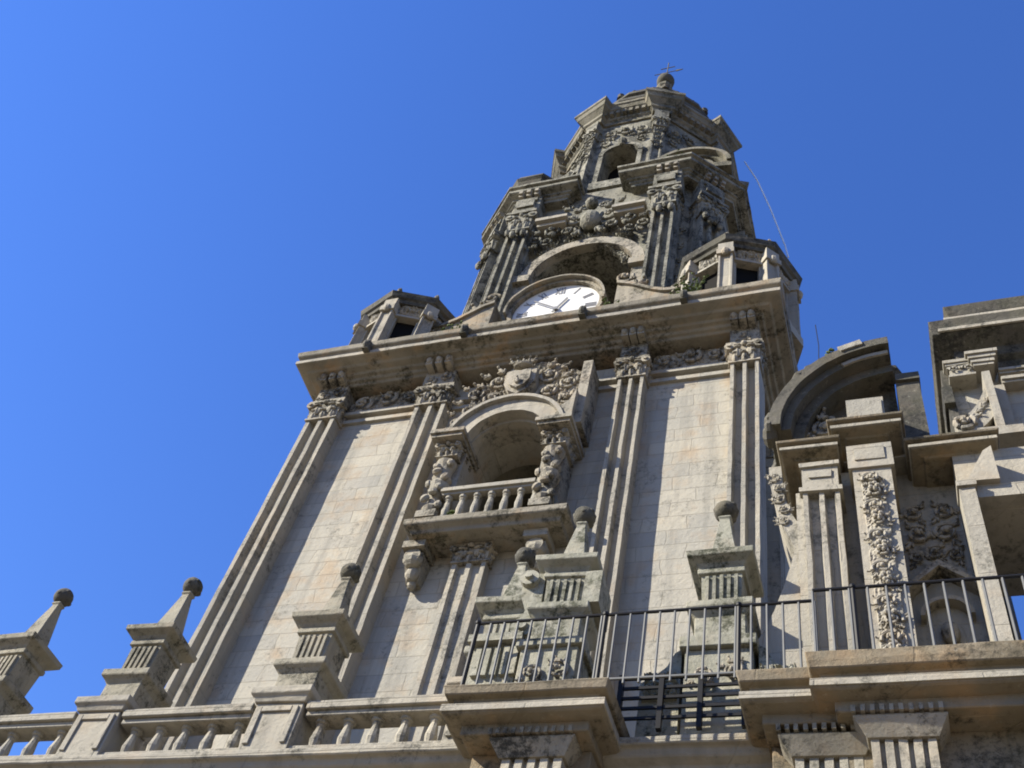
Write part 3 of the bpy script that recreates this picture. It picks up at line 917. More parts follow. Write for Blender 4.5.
mb.prism_xz([(0.077 * math.cos(a), 2.578 + 0.072 * math.sin(a)) for a in [math.pi * i / 14 for i in range(15)]], 0.012, 0.08)
mb.box(-0.100, 0.100, -0.02, 0.07, 2.556, 2.580)
mb.arc_band(0, 2.585, 0.058, 0.044, -0.012, 0.02, 0.0, math.pi, 14, 0.8)
for k in range(5): mb.ball((k - 2) * 0.013, 0.0, 2.595 + 0.004 * (k % 2), 0.008, 0.012, 0.010, 8, 6)
mb.build("corner_pediment", OLD, T)

# octagonal drum ---------------------------------------------------------
AP = 0.240
mb = MB()
mb.lathe(CX, CY, [(0.150, 2.55), (0.150, 3.12)], 8, math.pi / 8)
hw = AP * math.tan(math.pi / 8)
for k in range(8):
    mb.set(CX, CY, k * math.pi / 4)
    mb.arch_wall(-hw, hw, 2.55, 3.12, -AP, 0, 2.885, 0.050, 2.70, 0.07, 14)
    mb.arc_band(0, 2.885, 0.064, 0.0505, -AP - 0.010, -AP + 0.004, 0, math.pi, 16)
    mb.box(-0.0635, -0.0505, -AP - 0.008, -AP + 0.004, 2.70, 2.885)
    mb.box(0.0505, 0.0635, -AP - 0.008, -AP + 0.004, 2.70, 2.885)
    mb.box(-0.068, 0.068, -AP - 0.014, -AP + 0.004, 2.66, 2.70)
    mb.ball(0, -AP - 0.010, 2.955, 0.014, 0.012, 0.022, 8, 6)
    rinceau(mb, -0.072, 3.035, 0.072, 3.035, -AP, 0.027, 400 + k)
    for sg in (-1, 1): spiral(mb, sg * 0.055, 2.972, -AP, 0.018, 1.0, sg)
mb.set()
drum = mb.build("octagonal_drum", UPP, T)
for k in range(8):
    mb = MB(CX, CY, k * math.pi / 4)
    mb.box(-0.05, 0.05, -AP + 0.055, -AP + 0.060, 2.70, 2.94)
    mb.build("arched_opening", VOID, drum)  # dark sheet painted in for the shade within the arch
    mb = MB(CX, CY, k * math.pi / 4 + math.pi / 8)
    Rv = AP / math.cos(math.pi / 8)
    mb.box(-0.020, 0.020, -Rv - 0.016, -Rv + 0.02, 2.58, 2.68)
    pilaster(mb, -0.016, 0.016, -Rv - 0.012, -Rv + 0.02, 2.68, 3.01, 1, 0.005)
    capital(mb, -0.017, 0.017, -Rv - 0.013, -Rv + 0.02, 3.01, 3.065, 30 + k)
    mb.box(-0.021, 0.021, -Rv - 0.018, -Rv + 0.02, 3.065, 3.118)
    mb.lathe(0, -Rv - 0.03, [(0.014, 2.585), (0.019, 2.61), (0.012, 2.64), (0.017, 2.665), (0.006, 2.69), (0.001, 2.70)], 8)
    rinceau(mb, 0, 2.86, 0, 3.0, -Rv - 0.012, 0.013, 440 + k)
    mb.build("drum_pilaster", UPP, drum)
mb = MB()
op = oct_break(CX, CY, AP, 0.022, 0.009, 0)
mb.moulding(op, [(-0.03, 3.112), (0.006, 3.112), (0.008, 3.128), (0.014, 3.134), (0.014, 3.148), (0.026, 3.166), (0.030, 3.170), (0.034, 3.186), (0.038, 3.190), (0.038, 3.204), (-0.03, 3.212)], True)
for k in range(8):
    mb.set(CX, CY, k * math.pi / 4)
    nd = 8; L = (AP - 0.05) * math.tan(math.pi / 8)
    for j in range(nd):
        x = -L + (j + 0.5) * 2 * L / nd
        mb.box(x - 0.0055, x + 0.0055, -AP - 0.028, -AP - 0.012, 3.146, 3.164)
mb.set()
dc = mb.build("drum_cornice", OLD, T)
# parapet of little bosses above the drum cornice
mb = MB()
mb.moulding(oct_path(CX, CY, AP - 0.004), [(-0.03, 3.206), (0.004, 3.228), (0.004, 3.265), (0.010, 3.270), (0.010, 3.280), (-0.03, 3.282)], True)
for k in range(8):
    a = math.pi / 8 + k * math.pi / 4
    mb.lathe(CX + 0.252 * math.cos(a), CY + 0.252 * math.sin(a), [(0.014, 3.28), (0.009, 3.295), (0.014, 3.31), (0.010, 3.325), (0.002, 3.335)], 8)
mb.build("parapet", OLD, T)
mb = MB()
dp = [(0.236, 3.275), (0.236, 3.30), (0.248, 3.306), (0.248, 3.322), (0.226, 3.33), (0.214, 3.40), (0.196, 3.462), (0.206, 3.468), (0.206, 3.486), (0.178, 3.494), (0.164, 3.55), (0.140, 3.612), (0.150, 3.618), (0.150, 3.634),
      (0.122, 3.642), (0.104, 3.70), (0.086, 3.745), (0.094, 3.751), (0.094, 3.766), (0.070, 3.774), (0.060, 3.84), (0.052, 3.86)]
mb.lathe(CX, CY, dp, 16, math.pi / 16)
for k in range(8):
    a = math.pi / 8 + k * math.pi / 4
    for r, z in ((0.236, 3.33), (0.196, 3.49), (0.140, 3.638)): mb.lathe(CX + r * math.cos(a), CY + r * math.sin(a), [(0.014, z), (0.009, z + 0.014), (0.013, z + 0.026), (0.003, z + 0.044)], 8)
dome = mb.build("dome", DRK, T)
mb = MB()
mb.lathe(CX, CY, [(0.060, 3.845), (0.060, 3.862), (0.042, 3.872), (0.036, 3.90), (0.046, 3.912), (0.044, 3.925), (0.028, 3.95), (0.022, 3.99), (0.030, 4.0), (0.032, 4.012), (0.02, 4.025), (0.018, 4.05)], 8, math.pi / 8)
mb.build("lantern", OLD, dome)
mb = MB(); mb.ball(CX, CY, 4.085, 0.034, n=16, m=12)
mb.build("ball_finial", DRK, dome, smooth=True)
mb = MB()
mb.tube([(CX, CY, 4.11), (CX, CY, 4.29)], 0.0024, 6)
mb.tube([(CX - 0.028, CY, 4.235), (CX + 0.028, CY, 4.235)], 0.0018, 6)
mb.tube([(CX - 0.05, CY, 4.185), (CX + 0.05, CY, 4.185)], 0.0016, 6)
mb.prism_xz([(CX + 0.035, 4.177), (CX + 0.062, 4.185), (CX + 0.035, 4.193)], CY - 0.0015, CY + 0.0015)
mb.build("weather_vane", RUST, dome)

# lightning cable, antenna
mb = MB()
mb.tube([(-0.255, 1.42, 3.20), (-0.218, 1.42, 3.054), (-0.182, 1.42, 2.855), (-0.147, 1.42, 2.628), (-0.14, 1.42, 2.56)], 0.0021, 6)
tag(mb.build("lightning_cable", CABLE), "thin pale lightning cable slanting down the sky beside the tower's domed top", "cable")
AT = MB()
AT.tube([(-0.11, 1.24, 1.63), (-0.078, 1.24, 1.75), (-0.073, 1.24, 1.865), (-0.076, 1.24, 1.94)], 0.0009, 6)
AT.build("lightning_rod", IRON, T)

# ================================================================== LOWER CHURCH FRONT
F = thing("church_front", "low granite church front with deep moulded ledges and fluted pilasters below the iron railing", "building", (-0.3, 0.85, ZG))
mb = MB()
mb.box(-1.45, 0.35, 0.722, 1.015, ZG, 0.5365)
mb.build("wall", ASH, F)
# roofline cornice of the plain left stretch and of the bay behind the grille
mb = MB()
mb.moulding([(-1.45, 0.72), (0.35, 0.72)], [(-0.05, 0.472), (0.004, 0.472), (0.004, 0.500), (0.008, 0.502), (0.008, 0.510), (0.012, 0.513), (0.012, 0.517), (0.020, 0.521), (0.022, 0.527), (0.027, 0.528), (0.027, 0.535), (-0.05, 0.5375)])
mb.build("cornice", STO, F, bevel=0.015)
def ledge(x0, x1, ylip, ztop, zlip, hood=0.0):
    mb = MB()
    ov = 0.016
    y0 = ylip + ov
    path = [(x0 + ov, 0.74), (x0 + ov, y0), (x1 - ov, y0), (x1 - ov, 0.74)]
    prof = [(-0.03, zlip - 0.012), (-0.010, zlip - 0.012), (-0.009, zlip - 0.008), (-0.003, zlip - 0.006), (-0.002, zlip - 0.003), (0.010, zlip - 0.0015), (0.0125, zlip), (0.0125, zlip + 0.007), (0.007, zlip + 0.0075),
            (0.007, zlip + 0.015), (0.0135, zlip + 0.0165), (0.015, zlip + 0.022), (0.016, ztop), (-0.03, ztop + 0.001)]
    mb.moulding(path, prof)
    mb.box(x0 + ov + 0.001, x1 - ov - 0.001, y0 + 0.001, 0.7215, zlip - 0.0115, ztop)
    mb.box(x0 + ov + 0.004, x1 - ov - 0.004, y0 + 0.026, 0.7215, 0.38, zlip - 0.0115)
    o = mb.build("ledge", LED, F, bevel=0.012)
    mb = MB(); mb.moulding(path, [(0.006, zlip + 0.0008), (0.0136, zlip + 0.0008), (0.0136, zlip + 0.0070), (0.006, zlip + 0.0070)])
    mb.build("lip", STO, o)  # rain-washed pale strip, also colouring in the lit edge above the brown soffit
    return o
LEDGES = [(-0.350, -0.212, 0.640, 0.549, 0.525), (-0.1174, 0.0, 0.6435, 0.5525, 0.527), (-0.0655, 0.45, 0.630, 0.5545, 0.525)]
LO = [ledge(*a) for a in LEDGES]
# fluted pilasters with dentilled capitals below the ledges
for (x0, x1, yf, zt, L) in ((-0.298, -0.250, 0.668, 0.4985, 0), (-0.080, -0.034, 0.672, 0.4955, 1), (-0.027, 0.015, 0.657, 0.4975, 2), (0.085, 0.127, 0.657, 0.4975, 2)):
    mb = MB()
    pilaster(mb, x0, x1, yf, 0.7215, ZG, zt, 4, 0.004)
    p = mb.build("fluted_pilaster", STO, F)
    mb = MB()
    mb.taper(x0 - 0.002, x1 + 0.002, yf - 0.002, 0.7215, zt, x0 - 0.010, x1 + 0.010, yf - 0.010, 0.7215, zt + 0.012)
    mb.box(x0 - 0.010, x1 + 0.010, yf - 0.008, 0.7215, zt + 0.012, zt + 0.0145)
    mb.box(x0 - 0.006, x1 + 0.006, yf - 0.003, 0.7215, zt + 0.0145, zt + 0.0215)
    k = x0 - 0.011
    while k < x1 + 0.008:
        mb.box(k, k + 0.0030, yf - 0.012, yf - 0.0025, zt + 0.0148, zt + 0.0200); k += 0.0064
    mb.build("capital", CAR, p)
mb = MB()
for (x0, x1) in ((0.028, 0.072),):
    k = x0
    while k < x1:
        mb.box(k, k + 0.0030, 0.690, 0.7215, 0.489, 0.4945); k += 0.0060
mb.box(0.024, 0.078, 0.676, 0.7215, 0.4945, 0.4955)
mb.arc_band(0.10, 0.37, 0.105, 0.088, 0.668, 0.7215, R(20), R(160), 24)
mb.build("arch_moulding", STO, F)

# stone balustrade ------------------------------------------------------
B = thing("stone_balustrade", "long stone balustrade of small balusters and panelled piers along the church roofline", "balustrade", (-0.75, 0.715, 0.546))
mb = MB()
mb.box(-1.30, -0.345, 0.704, 0.734, 0.5377, 0.5455)
mb.build("plinth", STO, B, bevel=0.01)
PX = [-0.914, -0.738, -0.540, -0.3455]
mb = MB()
edges = [-1.30] + PX + [-0.30]
for i in range(5):
    a = edges[i] + (0.028 if i else 0); b = edges[i + 1] - (0.028 if i < 4 else 0)
    if b - a < 0.02: continue
    mb.box(a, b, 0.700, 0.730, 0.583, 0.5915)
    mb.box(a, b, 0.704, 0.726, 0.5775, 0.583)
mb.build("rail", STO, B, bevel=0.01)
proto = None
for i in range(4):
    a = edges[i] + 0.028; b = edges[i + 1] - 0.028
    nb = max(1, round((b - a) / 0.0285)); stp = (b - a) / nb
    for k in range(nb):
        x = a + (k + 0.5) * stp
        if x < -1.08: continue
        if proto is None:
            mb = MB(); mb.lathe(x, 0.714, baluster_profile(0.5455, 0.5775, 0.0070), 10)
            proto = mb.build("baluster", STO, B); px0 = x
        else:
            copy_part(proto, x - px0, 0, 0, B)
for x in PX:
    mb = MB()
    mb.box(x - 0.0245, x + 0.0245, 0.7005, 0.7475, 0.5378, 0.590)
    mb.box(x - 0.0215, x - 0.0155, 0.6985, 0.7006, 0.546, 0.586); mb.box(x + 0.0155, x + 0.0215, 0.6985, 0.7006, 0.546, 0.586)
    mb.box(x - 0.0154, x + 0.0154, 0.6985, 0.7006, 0.580, 0.586)
    mb.moulding([(x - 0.0245, 0.7475), (x - 0.0245, 0.7005), (x + 0.0245, 0.7005), (x + 0.0245, 0.7475)], [(-0.02, 0.590), (0.002, 0.590), (0.004, 0.595), (0.007, 0.5975), (0.007, 0.6045), (-0.02, 0.605)])
    mb.box(x - 0.024, x + 0.024, 0.701, 0.7475, 0.5905, 0.6048)
    mb.build("pier", STO, B, bevel=0.01)

# pinnacles ---------------------------------------------------------------
def pinnacle(x, y, z, label, mat=None, k=1.0):
    t = thing("stone_pinnacle", label, "pinnacle", (x, y, z), "ball-topped stone pinnacles along the roofline")
    mat = mat or PIN
    def sq(mb, prof): mb.sq(x, y, [(h * k, z + q * k) for h, q in prof])
    mb = MB(); sq(mb, [(0.021, 0), (0.021, 0.026), (0.024, 0.030), (0.0275, 0.033), (0.0275, 0.040), (0.02, 0.0415)])
    mb.build("base", mat, t, bevel=0.012)
    mb = MB(); sq(mb, [(0.0165, 0.0412), (0.0178, 0.077)])
    for q in range(1):
        mb.set(x, y, q * math.pi / 2)
        for j in range(5):
            u = (-0.0137 + j * 0.0062) * k
            mb.box(u, u + 0.0030 * k, -0.0200 * k, -0.0160 * k, z + 0.0440 * k, z + 0.0745 * k)
    mb.set()
    mb.build("pedestal", mat, t)
    mb = MB(); sq(mb, [(0.017, 0.0765), (0.0205, 0.078), (0.0205, 0.083), (0.019, 0.084), (0.022, 0.088), (0.0285, 0.0925), (0.029, 0.098), (0.029, 0.0985), (0.016, 0.0995), (0.0185, 0.1015), (0.0185, 0.104), (0.014, 0.105)])
    mb.build("cap", mat, t, bevel=0.01)
    mb = MB(); sq(mb, [(0.0150, 0.1045), (0.0112, 0.112), (0.0078, 0.138), (0.0045, 0.163), (0.0062, 0.1655), (0.004, 0.169)])
    mb.build("obelisk", mat, t, bevel=0.01)
    mb = MB(); mb.ball(x, y, z + 0.178 * k, 0.0112 * k, n=16, m=12)
    for q in range(7):
        a = q * 2.4; mb.ball(x + .0085 * k * math.cos(a), y + .0085 * k * math.sin(a), z + (0.178 + .004 * math.sin(q * 1.7)) * k, .0035 * k, n=7, m=5)
    mb.build("ball", DRK, t, smooth=True)
    rl = random.Random(int(abs(x) * 1e4))
    t.rotation_euler = (R(rl.uniform(-.9, .9)), R(rl.uniform(-1.1, 1.1)), R(rl.uniform(-3, 3)))
    return t
ZP = 0.605
pinnacle(PX[0], 0.729, ZP, "stone pinnacle against the sky at the left frame edge, farthest from the tower")
pinnacle(PX[1], 0.729, ZP, "stone pinnacle against blue sky just beside the tower's outer corner pilaster")
pinnacle(PX[2], 0.729, ZP, "stone pinnacle on a panelled balustrade pier, alone in front of the tower's wall")
pinnacle(PX[3], 0.729, ZP, "mossy pinnacle half hidden by the scrolled one, below the tower balcony", GRN)
P5 = pinnacle(-0.275, 0.687, 0.612, "mossy pinnacle with a scrolled bracket at its side, below the tower balcony", GRN)
P6 = pinnacle(-0.1434, 0.735, 0.644, "mossy pinnacle in front of the tower's corner pilaster next to the carved gable", GRN, 1.07)
mb = MB()
scx = -0.275 - 0.028
mb.prism_xz([(scx - 0.010, 0.618), (scx + 0.008, 0.618), (scx + 0.008, 0.700), (scx - 0.004, 0.700), (scx - 0.013, 0.690), (scx - 0.012, 0.672), (scx - 0.005, 0.655)], 0.672, 0.70)
mb.disc(scx - 0.006, 0.690, 0.009, 0.666, 0.704, 14); mb.disc(scx - 0.006, 0.690, 0.004, 0.662, 0.708, 10)
mb.disc(scx - 0.003, 0.632, 0.011, 0.668, 0.702, 14); mb.disc(scx - 0.003, 0.632, 0.005, 0.664, 0.706, 10)
mb.build("scroll_bracket", GRN, P5)
mb = MB()
mb.box(-0.2555, -0.240, 0.662, 0.70, 0.652, 0.69)
mb.build("side_block", GRN, P5)

# carved pedestals below the pinnacles behind the railing
PB = thing("pedestal_wall", "low carved stone wall with fluted blocks and volutes behind the iron railing", "wall", (-0.24, 0.70, 0.549))
mb = MB()
mb.box(-0.300, -0.250, 0.664, 0.712, 0.5495, 0.604); mb.box(-0.304, -0.246, 0.660, 0.714, 0.604, 0.6118)
mb.box(-0.172, -0.115, 0.709, 0.765, 0.5378, 0.632); mb.box(-0.176, -0.111, 0.704, 0.768, 0.632, 0.6438)
mb.build("pier", GRN, PB, bevel=0.01)
mb = MB()
for j in range(5):
    mb.box(-0.343 + j * 0.0085, -0.343 + j * 0.0085 + 0.0052, 0.668, 0.69, 0.582, 0.612)
mb.box(-0.348, -0.305, 0.672, 0.70, 0.5495, 0.616); mb.box(-0.351, -0.302, 0.664, 0.704, 0.616, 0.624)
mb.build("fluted_block", GRN, PB)
for c, d in ((-0.176, -1), (-0.111, 1)):
    mb = MB()
    mb.prism_xz([(c, 0.5378), (c + d * 0.034, 0.5378), (c + d * 0.034, 0.606), (c + d * 0.022, 0.612), (c + d * 0.012, 0.622), (c + d * 0.006, 0.636), (c, 0.640)], 0.716, 0.750)
    x0 = min(c, c + d * 0.032)
    mb.relief(carve(0.032, 0.030, 0.0014, 510 + d, 24, 0.010, (0.004, 0.009)), x0, 0.585, 0.716, 0.0014)
    mb.build("console", GRN, PB)
mb = MB()
rinceau(mb, -0.168, 0.605, -0.119, 0.605, 0.709, 0.0115, 1)
rinceau(mb, -0.297, 0.577, -0.253, 0.577, 0.664, 0.0105, 2)
mb.build("carved_panel", CAR, PB)

# ================================================================== CARVED GABLE
G = thing("carved_gable", "ornate granite gable with carved pilasters and a broken curved pediment, right of the clock tower", "building", (0.02, 0.78, 0.549))
GY = 0.775      # wall plane
mb = MB()
# left flank, recess wall, and the pierced wall at the right
mb.box(-0.076, 0.072, GY, 1.015, 0.548, 0.900)
mb.box(0.0721, 0.0835, 0.738, 0.86, 0.548, 0.888)
OX0 = 0.0835
mb.box(OX0, 0.30, 0.738, 0.85, 0.802, 0.888)
mb.box(0.175, 0.30, 0.738, 0.85, 0.548, 0.802)
mb.build("wall", STO, G)
mb = MB()
pilaster(mb, -0.069, -0.035, 0.722, GY + 0.001, 0.548, 0.832, 2, 0.008)
p = mb.build("pilaster", STO, G)
mb = MB()
mb.box(-0.072, -0.032, 0.719, GY, 0.832, 0.838)
mb.box(-0.069, -0.035, 0.721, GY, 0.838, 0.868); mb.box(-0.063, -0.041, 0.7195, 0.7211, 0.852, 0.862)
mb.box(-0.071, -0.033, 0.718, GY, 0.868, 0.874)
mb.build("capital", STO, p)
mb = MB()
mb.box(-0.0765, -0.0695, 0.728, GY, 0.548, 0.84)
mb.box(-0.0345, -0.0215, 0.752, GY, 0.548, 0.893)
mb.build("backing_strip", STO, G)
# carved pilaster
mb = MB()
mb.box(-0.021, 0.014, 0.714, GY, 0.548, 0.850)
mb.box(-0.0245, 0.0175, 0.711, GY, 0.850, 0.884); mb.box(-0.017, 0.010, 0.7095, 0.7111, 0.860, 0.878)
cp = mb.build("carved_pilaster", STO, G)
mb = MB()
mb.relief(carve(0.024, 0.235, 0.0018, 610, 60, 0.004, (0.005, 0.010)), -0.0155, 0.602, 0.714, 0.0018)
rinceau(mb, -0.0035, 0.605, -0.0035, 0.842, 0.712, 0.0098, 3)
for k in range(6):
    z = 0.622 + 0.039 * k
    for q in range(5):
        a = q * 1.257 + k
        mb.ball(-0.0035 + 0.0032 * math.cos(a), 0.7075, z + 0.0036 * math.sin(a), 0.0026, 0.003, 0.0026, 7, 5)
mb.build("fruit_garland", STO, cp)
# entablature, breaking forward
def ent(x0, x1, yb, zb, zt, ov=0.017, nm="cornice"):
    mb = MB()
    mb.moulding([(x0 + ov, 0.86), (x0 + ov, yb), (x1 - ov, yb), (x1 - ov, 0.86)],
                [(-0.03, zb), (0.0, zb), (0.001, zb + 0.002), (0.011, zb + 0.003), (0.0125, zb + 0.0035), (0.0125, zb + 0.0085), (0.010, zb + 0.009), (0.010, zb + 0.0115), (0.016, zb + 0.0125), (0.017, zt), (-0.03, zt + 0.001)])
    mb.box(x0 + ov + 0.001, x1 - ov - 0.001, yb + 0.001, 0.859, zb + 0.0005, zt + 0.0005)
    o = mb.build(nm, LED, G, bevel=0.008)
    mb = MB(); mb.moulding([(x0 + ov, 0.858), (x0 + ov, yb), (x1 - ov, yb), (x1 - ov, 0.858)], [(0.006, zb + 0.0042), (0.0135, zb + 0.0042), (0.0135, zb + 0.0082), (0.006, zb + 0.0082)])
    mb.build("lip", STO, o)  # washed pale edge stone, its colour also carrying the lit lip
    return o
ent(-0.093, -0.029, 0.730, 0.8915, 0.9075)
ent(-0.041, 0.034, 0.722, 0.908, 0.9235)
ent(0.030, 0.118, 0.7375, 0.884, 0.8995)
# attic under the curved pediment
mb = MB()
mb.box(-0.023, 0.016, 0.745, 0.80, 0.885, 0.9075)
mb.box(-0.0755, 0.0715, 0.7755, 0.86, 0.9005, 0.9078)
mb.box(-0.083, 0.034, 0.752, 0.86, 0.908, 0.945)
mb.box(-0.020, 0.0165, 0.716, 0.80, 0.924, 0.966)
mb.box(-0.018, 0.0145, 0.7145, 0.7161, 0.930, 0.960)
mb.build("attic_block", STO, G)
PCX, PCZ, PR = 0.036, 0.934, 0.136
mb = MB()
A0, A1 = R(92), R(178)
mb.arc_band(PCX, PCZ, PR, PR - 0.012, 0.715, 0.90, A0, A1, 18, 1.03)
mb.arc_band(PCX, PCZ, PR - 0.0122, PR - 0.022, 0.724, 0.90, A0, A1, 18, 1.03)
mb.arc_band(PCX, PCZ, PR - 0.0222, PR - 0.034, 0.738, 0.90, A0, A1, 18, 1.03)
rr = random.Random(9)
for k in range(90):
    a_ = A0 + (A1 - A0) * rr.random()
    q = rr.uniform(0.0025, 0.0095)
    mb.ball(PCX + PR * math.cos(a_), rr.uniform(0.722, 0.80), PCZ + 1.03 * PR * math.sin(a_), q * 1.5, q * 1.6, q * .9, 7, 5, a_ - math.pi / 2)
n = 14
arc = [(PCX + (PR - 0.033) * math.cos(A0 + (A1 - A0) * i / n), PCZ + 1.03 * (PR - 0.033) * math.sin(A0 + (A1 - A0) * i / n)) for i in range(n + 1)]
mb.prism_xz(arc + [(-0.066, 0.9455), (0.0325, 0.9455)], 0.765, 0.90)
mb.build("curved_pediment", DRK, G, bevel=0.01)
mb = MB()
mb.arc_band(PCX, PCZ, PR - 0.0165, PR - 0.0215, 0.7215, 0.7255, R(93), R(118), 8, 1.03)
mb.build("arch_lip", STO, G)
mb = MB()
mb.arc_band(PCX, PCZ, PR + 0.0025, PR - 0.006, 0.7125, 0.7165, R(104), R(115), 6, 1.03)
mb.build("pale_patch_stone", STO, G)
mb = MB()
mb.box(0.0335, 0.057, 0.745, 0.90, 0.900, 1.025)
mb.box(0.0335, 0.0585, 0.741, 0.905, 1.025, 1.037)
mb.build("attic_pier", DRK, G)
mb = MB()
spiral(mb, -0.045, 0.965, 0.752, 0.014, 2, 1); spiral(mb, -0.066, 0.957, 0.752, 0.009, 0, -1); leaf(mb, -0.05, 0.978, 0.75, 0.018, 1.2)
mb.box(-0.078, -0.034, 0.7522, 0.764, 0.9452, 0.990)
mb.build("carved_leaf", CAR, G)
# shaded relief panel in the recess
mb = MB()
for (px_, pz_, r_, a_, c_) in ((0.030, 0.845, 0.011, 1, 1), (0.056, 0.845, 0.011, 2, -1), (0.030, 0.815, 0.013, 2, -1), (0.056, 0.815, 0.013, 1, 1), (0.043, 0.79, 0.010, 1, 1), (0.028, 0.66, 0.012, 1, 1), (0.058, 0.66, 0.012, 2, -1), (0.043, 0.63, 0.013, 0, 1), (0.027, 0.785, 0.009, 0, 1), (0.059, 0.785, 0.009, 3, -1)):
    spiral(mb, px_, pz_, GY, r_, a_, c_)
    for q in range(3): leaf(mb, px_ + r_ * .8 * math.cos(q * 2.1 + a_), pz_ + r_ * .8 * math.sin(q * 2.1 + a_), GY, r_ * .9, q * 2.1 + a_)
mb.ball(0.043, GY - 0.004, 0.69, 0.008, 0.008, 0.012, 10, 8)
mb.arc_band(0.043, 0.705, 0.022, 0.018, GY - 0.012, GY + 0.002, 0, math.pi, 14)
mb.prism_xz([(0.014, 0.74), (0.043, 0.768), (0.072, 0.74), (0.072, 0.734), (0.043, 0.760), (0.014, 0.734)], GY - 0.016, GY + 0.002)
mb.build("carved_panel", CAR, G)
# lit jamb pilaster at the opening, with sloping block above
mb = MB()
mb.box(0.0695, 0.0838, 0.716, 0.7379, 0.548, 0.812)
mb.box(0.068, 0.0855, 0.713, 0.7379, 0.812, 0.820)
mb.box(0.0842, 0.20, 0.722, 0.7379, 0.803, 0.820)
mb.prism_xz([(0.078, 0.8205), (0.106, 0.8205), (0.106, 0.868), (0.098, 0.862)], 0.716, 0.7374)
mb.build("jamb", STO, G)
# swelling buttress on the left
mb = MB()
prof = [(-0.128, 0.548), (-0.126, 0.62), (-0.120, 0.650), (-0.109, 0.672), (-0.100, 0.694), (-0.091, 0.724), (-0.083, 0.753), (-0.080, 0.768), (-0.083, 0.780), (-0.088, 0.792), (-0.093, 0.810), (-0.098, 0.840), (-0.102, 0.868), (-0.103, 0.891), (-0.0905, 0.891), (-0.089, 0.85), (-0.083, 0.82), (-0.0765, 0.805), (-0.0765, 0.548)]
mb.prism_xz(prof, 0.733, 0.80)
rinceau(mb, -0.097, 0.88, -0.087, 0.80, 0.733, 0.0075, 8)
mb.build("buttress", STO, G)

# ================================================================== RIGHT BELL TURRET
K = thing("bell_turret", "square stone turret with stepped cornices and white scrolls behind the gable, at the right edge", "turret", (0.2, 1.0, 0.549))
KY0 = 0.90
mb = MB()
mb.box(0.108, 0.42, KY0 + 0.02, 1.07, 1.10, 1.335)
mb.box(0.108, 0.116, KY0 + 0.0205, 1.069, 0.548, 1.0999)
mb.box(0.32, 0.42, KY0 + 0.0205, 1.069, 0.548, 1.0999)
mb.build("wall", ASH, K)
mb = MB()
mb.moulding([(0.134, 1.075), (0.134, KY0 + 0.019), (0.45, KY0 + 0.019)], [(-0.04, 1.288), (0.0, 1.288), (0.004, 1.298), (0.012, 1.304), (0.014, 1.318), (0.034, 1.328), (0.038, 1.330), (0.040, 1.345), (0.036, 1.348), (0.040, 1.362), (-0.04, 1.364)])
mb.moulding([(0.146, 1.072), (0.146, KY0 + 0.018), (0.45, KY0 + 0.018)], [(-0.05, 1.363), (0.0, 1.363), (0.002, 1.385), (0.022, 1.392), (0.025, 1.404), (0.027, 1.413), (-0.05, 1.415)])
mb.box(0.135, 0.45, KY0 + 0.0195, 1.075, 1.289, 1.3635); mb.box(0.147, 0.45, KY0 + 0.0185, 1.072, 1.3638, 1.4145)
mb.build("cornice", DRK, K, bevel=0.012)
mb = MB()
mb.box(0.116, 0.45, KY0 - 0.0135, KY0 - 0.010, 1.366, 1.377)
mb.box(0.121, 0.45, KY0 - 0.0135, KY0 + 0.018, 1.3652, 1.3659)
mb.build("cornice_lip", STO, K)  # pale strips colour the lit lip onto the dark cornice
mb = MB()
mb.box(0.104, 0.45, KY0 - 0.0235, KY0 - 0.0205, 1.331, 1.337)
mb.build("cornice_lip", STO, K)  # lower lit edge, likewise put in as pale stone
mb = MB()
mb.prism([(0.098, 1.07), (0.098, KY0 + 0.0105), (0.108, KY0 + 0.0105), (0.108, 1.07)], 0.548, 1.2875)
mb.box(0.094, 0.106, KY0 + 0.002, KY0 + 0.05, 1.205, 1.24)
mb.build("corner_strip", DRK, K)
mb = MB()
def steps(x0, x1, y, z0, z1, pr):
    for lo, hi, o in pr:
        mb.box(x0 - o, x1 + o, y - o, KY0 + 0.0205, z0 + (z1 - z0) * lo, z0 + (z1 - z0) * hi - 0.0002)
steps(0.107, 0.138, KY0 - 0.003, 1.252, 1.284, ((0, .12, .001), (.12, .55, -.001), (.55, .7, .0015), (.7, .82, .003), (.82, 1, .005)))
steps(0.136, 0.163, KY0 - 0.010, 1.262, 1.2875, ((0, .2, -.001), (.2, .5, .001), (.5, .75, .0035), (.75, 1, .006)))
for lo, hi, o in ((1.236, 1.240, 0.0), (1.240, 1.246, 0.003), (1.256, 1.260, 0.0), (1.260, 1.265, 0.003)):
    mb.box(0.1665, 0.32, KY0 + 0.004 - o, KY0 + 0.0205, lo, hi - 0.0002)
spiral(mb, 0.114, 1.267, KY0 - 0.003, 0.0075, 0, 1); spiral(mb, 0.131, 1.267, KY0 - 0.003, 0.0075, math.pi, -1)
mb.build("impost", STO, K)
mb = MB()
n = 12
sp = [(0.098 + 0.045 * (i / n), 1.148 + 0.062 * (i / n) ** 1.9) for i in range(n + 1)]
mb.band_xz([(x, z) for x, z in sp], [(x + 0.004, z - 0.022 - 0.03 * (i / n)) for i, (x, z) in enumerate(sp)], KY0 - 0.012, KY0 + 0.0205)
spiral(mb, 0.108, 1.142, KY0 - 0.010, 0.015, 1.2, -1, 1.6, 0.004)
for q in range(4): leaf(mb, 0.118 + 0.007 * q, 1.150 + 0.010 * q, KY0 - 0.011, 0.013, 0.3 + 0.25 * q)
mb.build("scroll", STO, K)
mb = MB()
mb.box(0.143, 0.152, KY0 - 0.018, KY0 + 0.0205, 1.1155, 1.235)
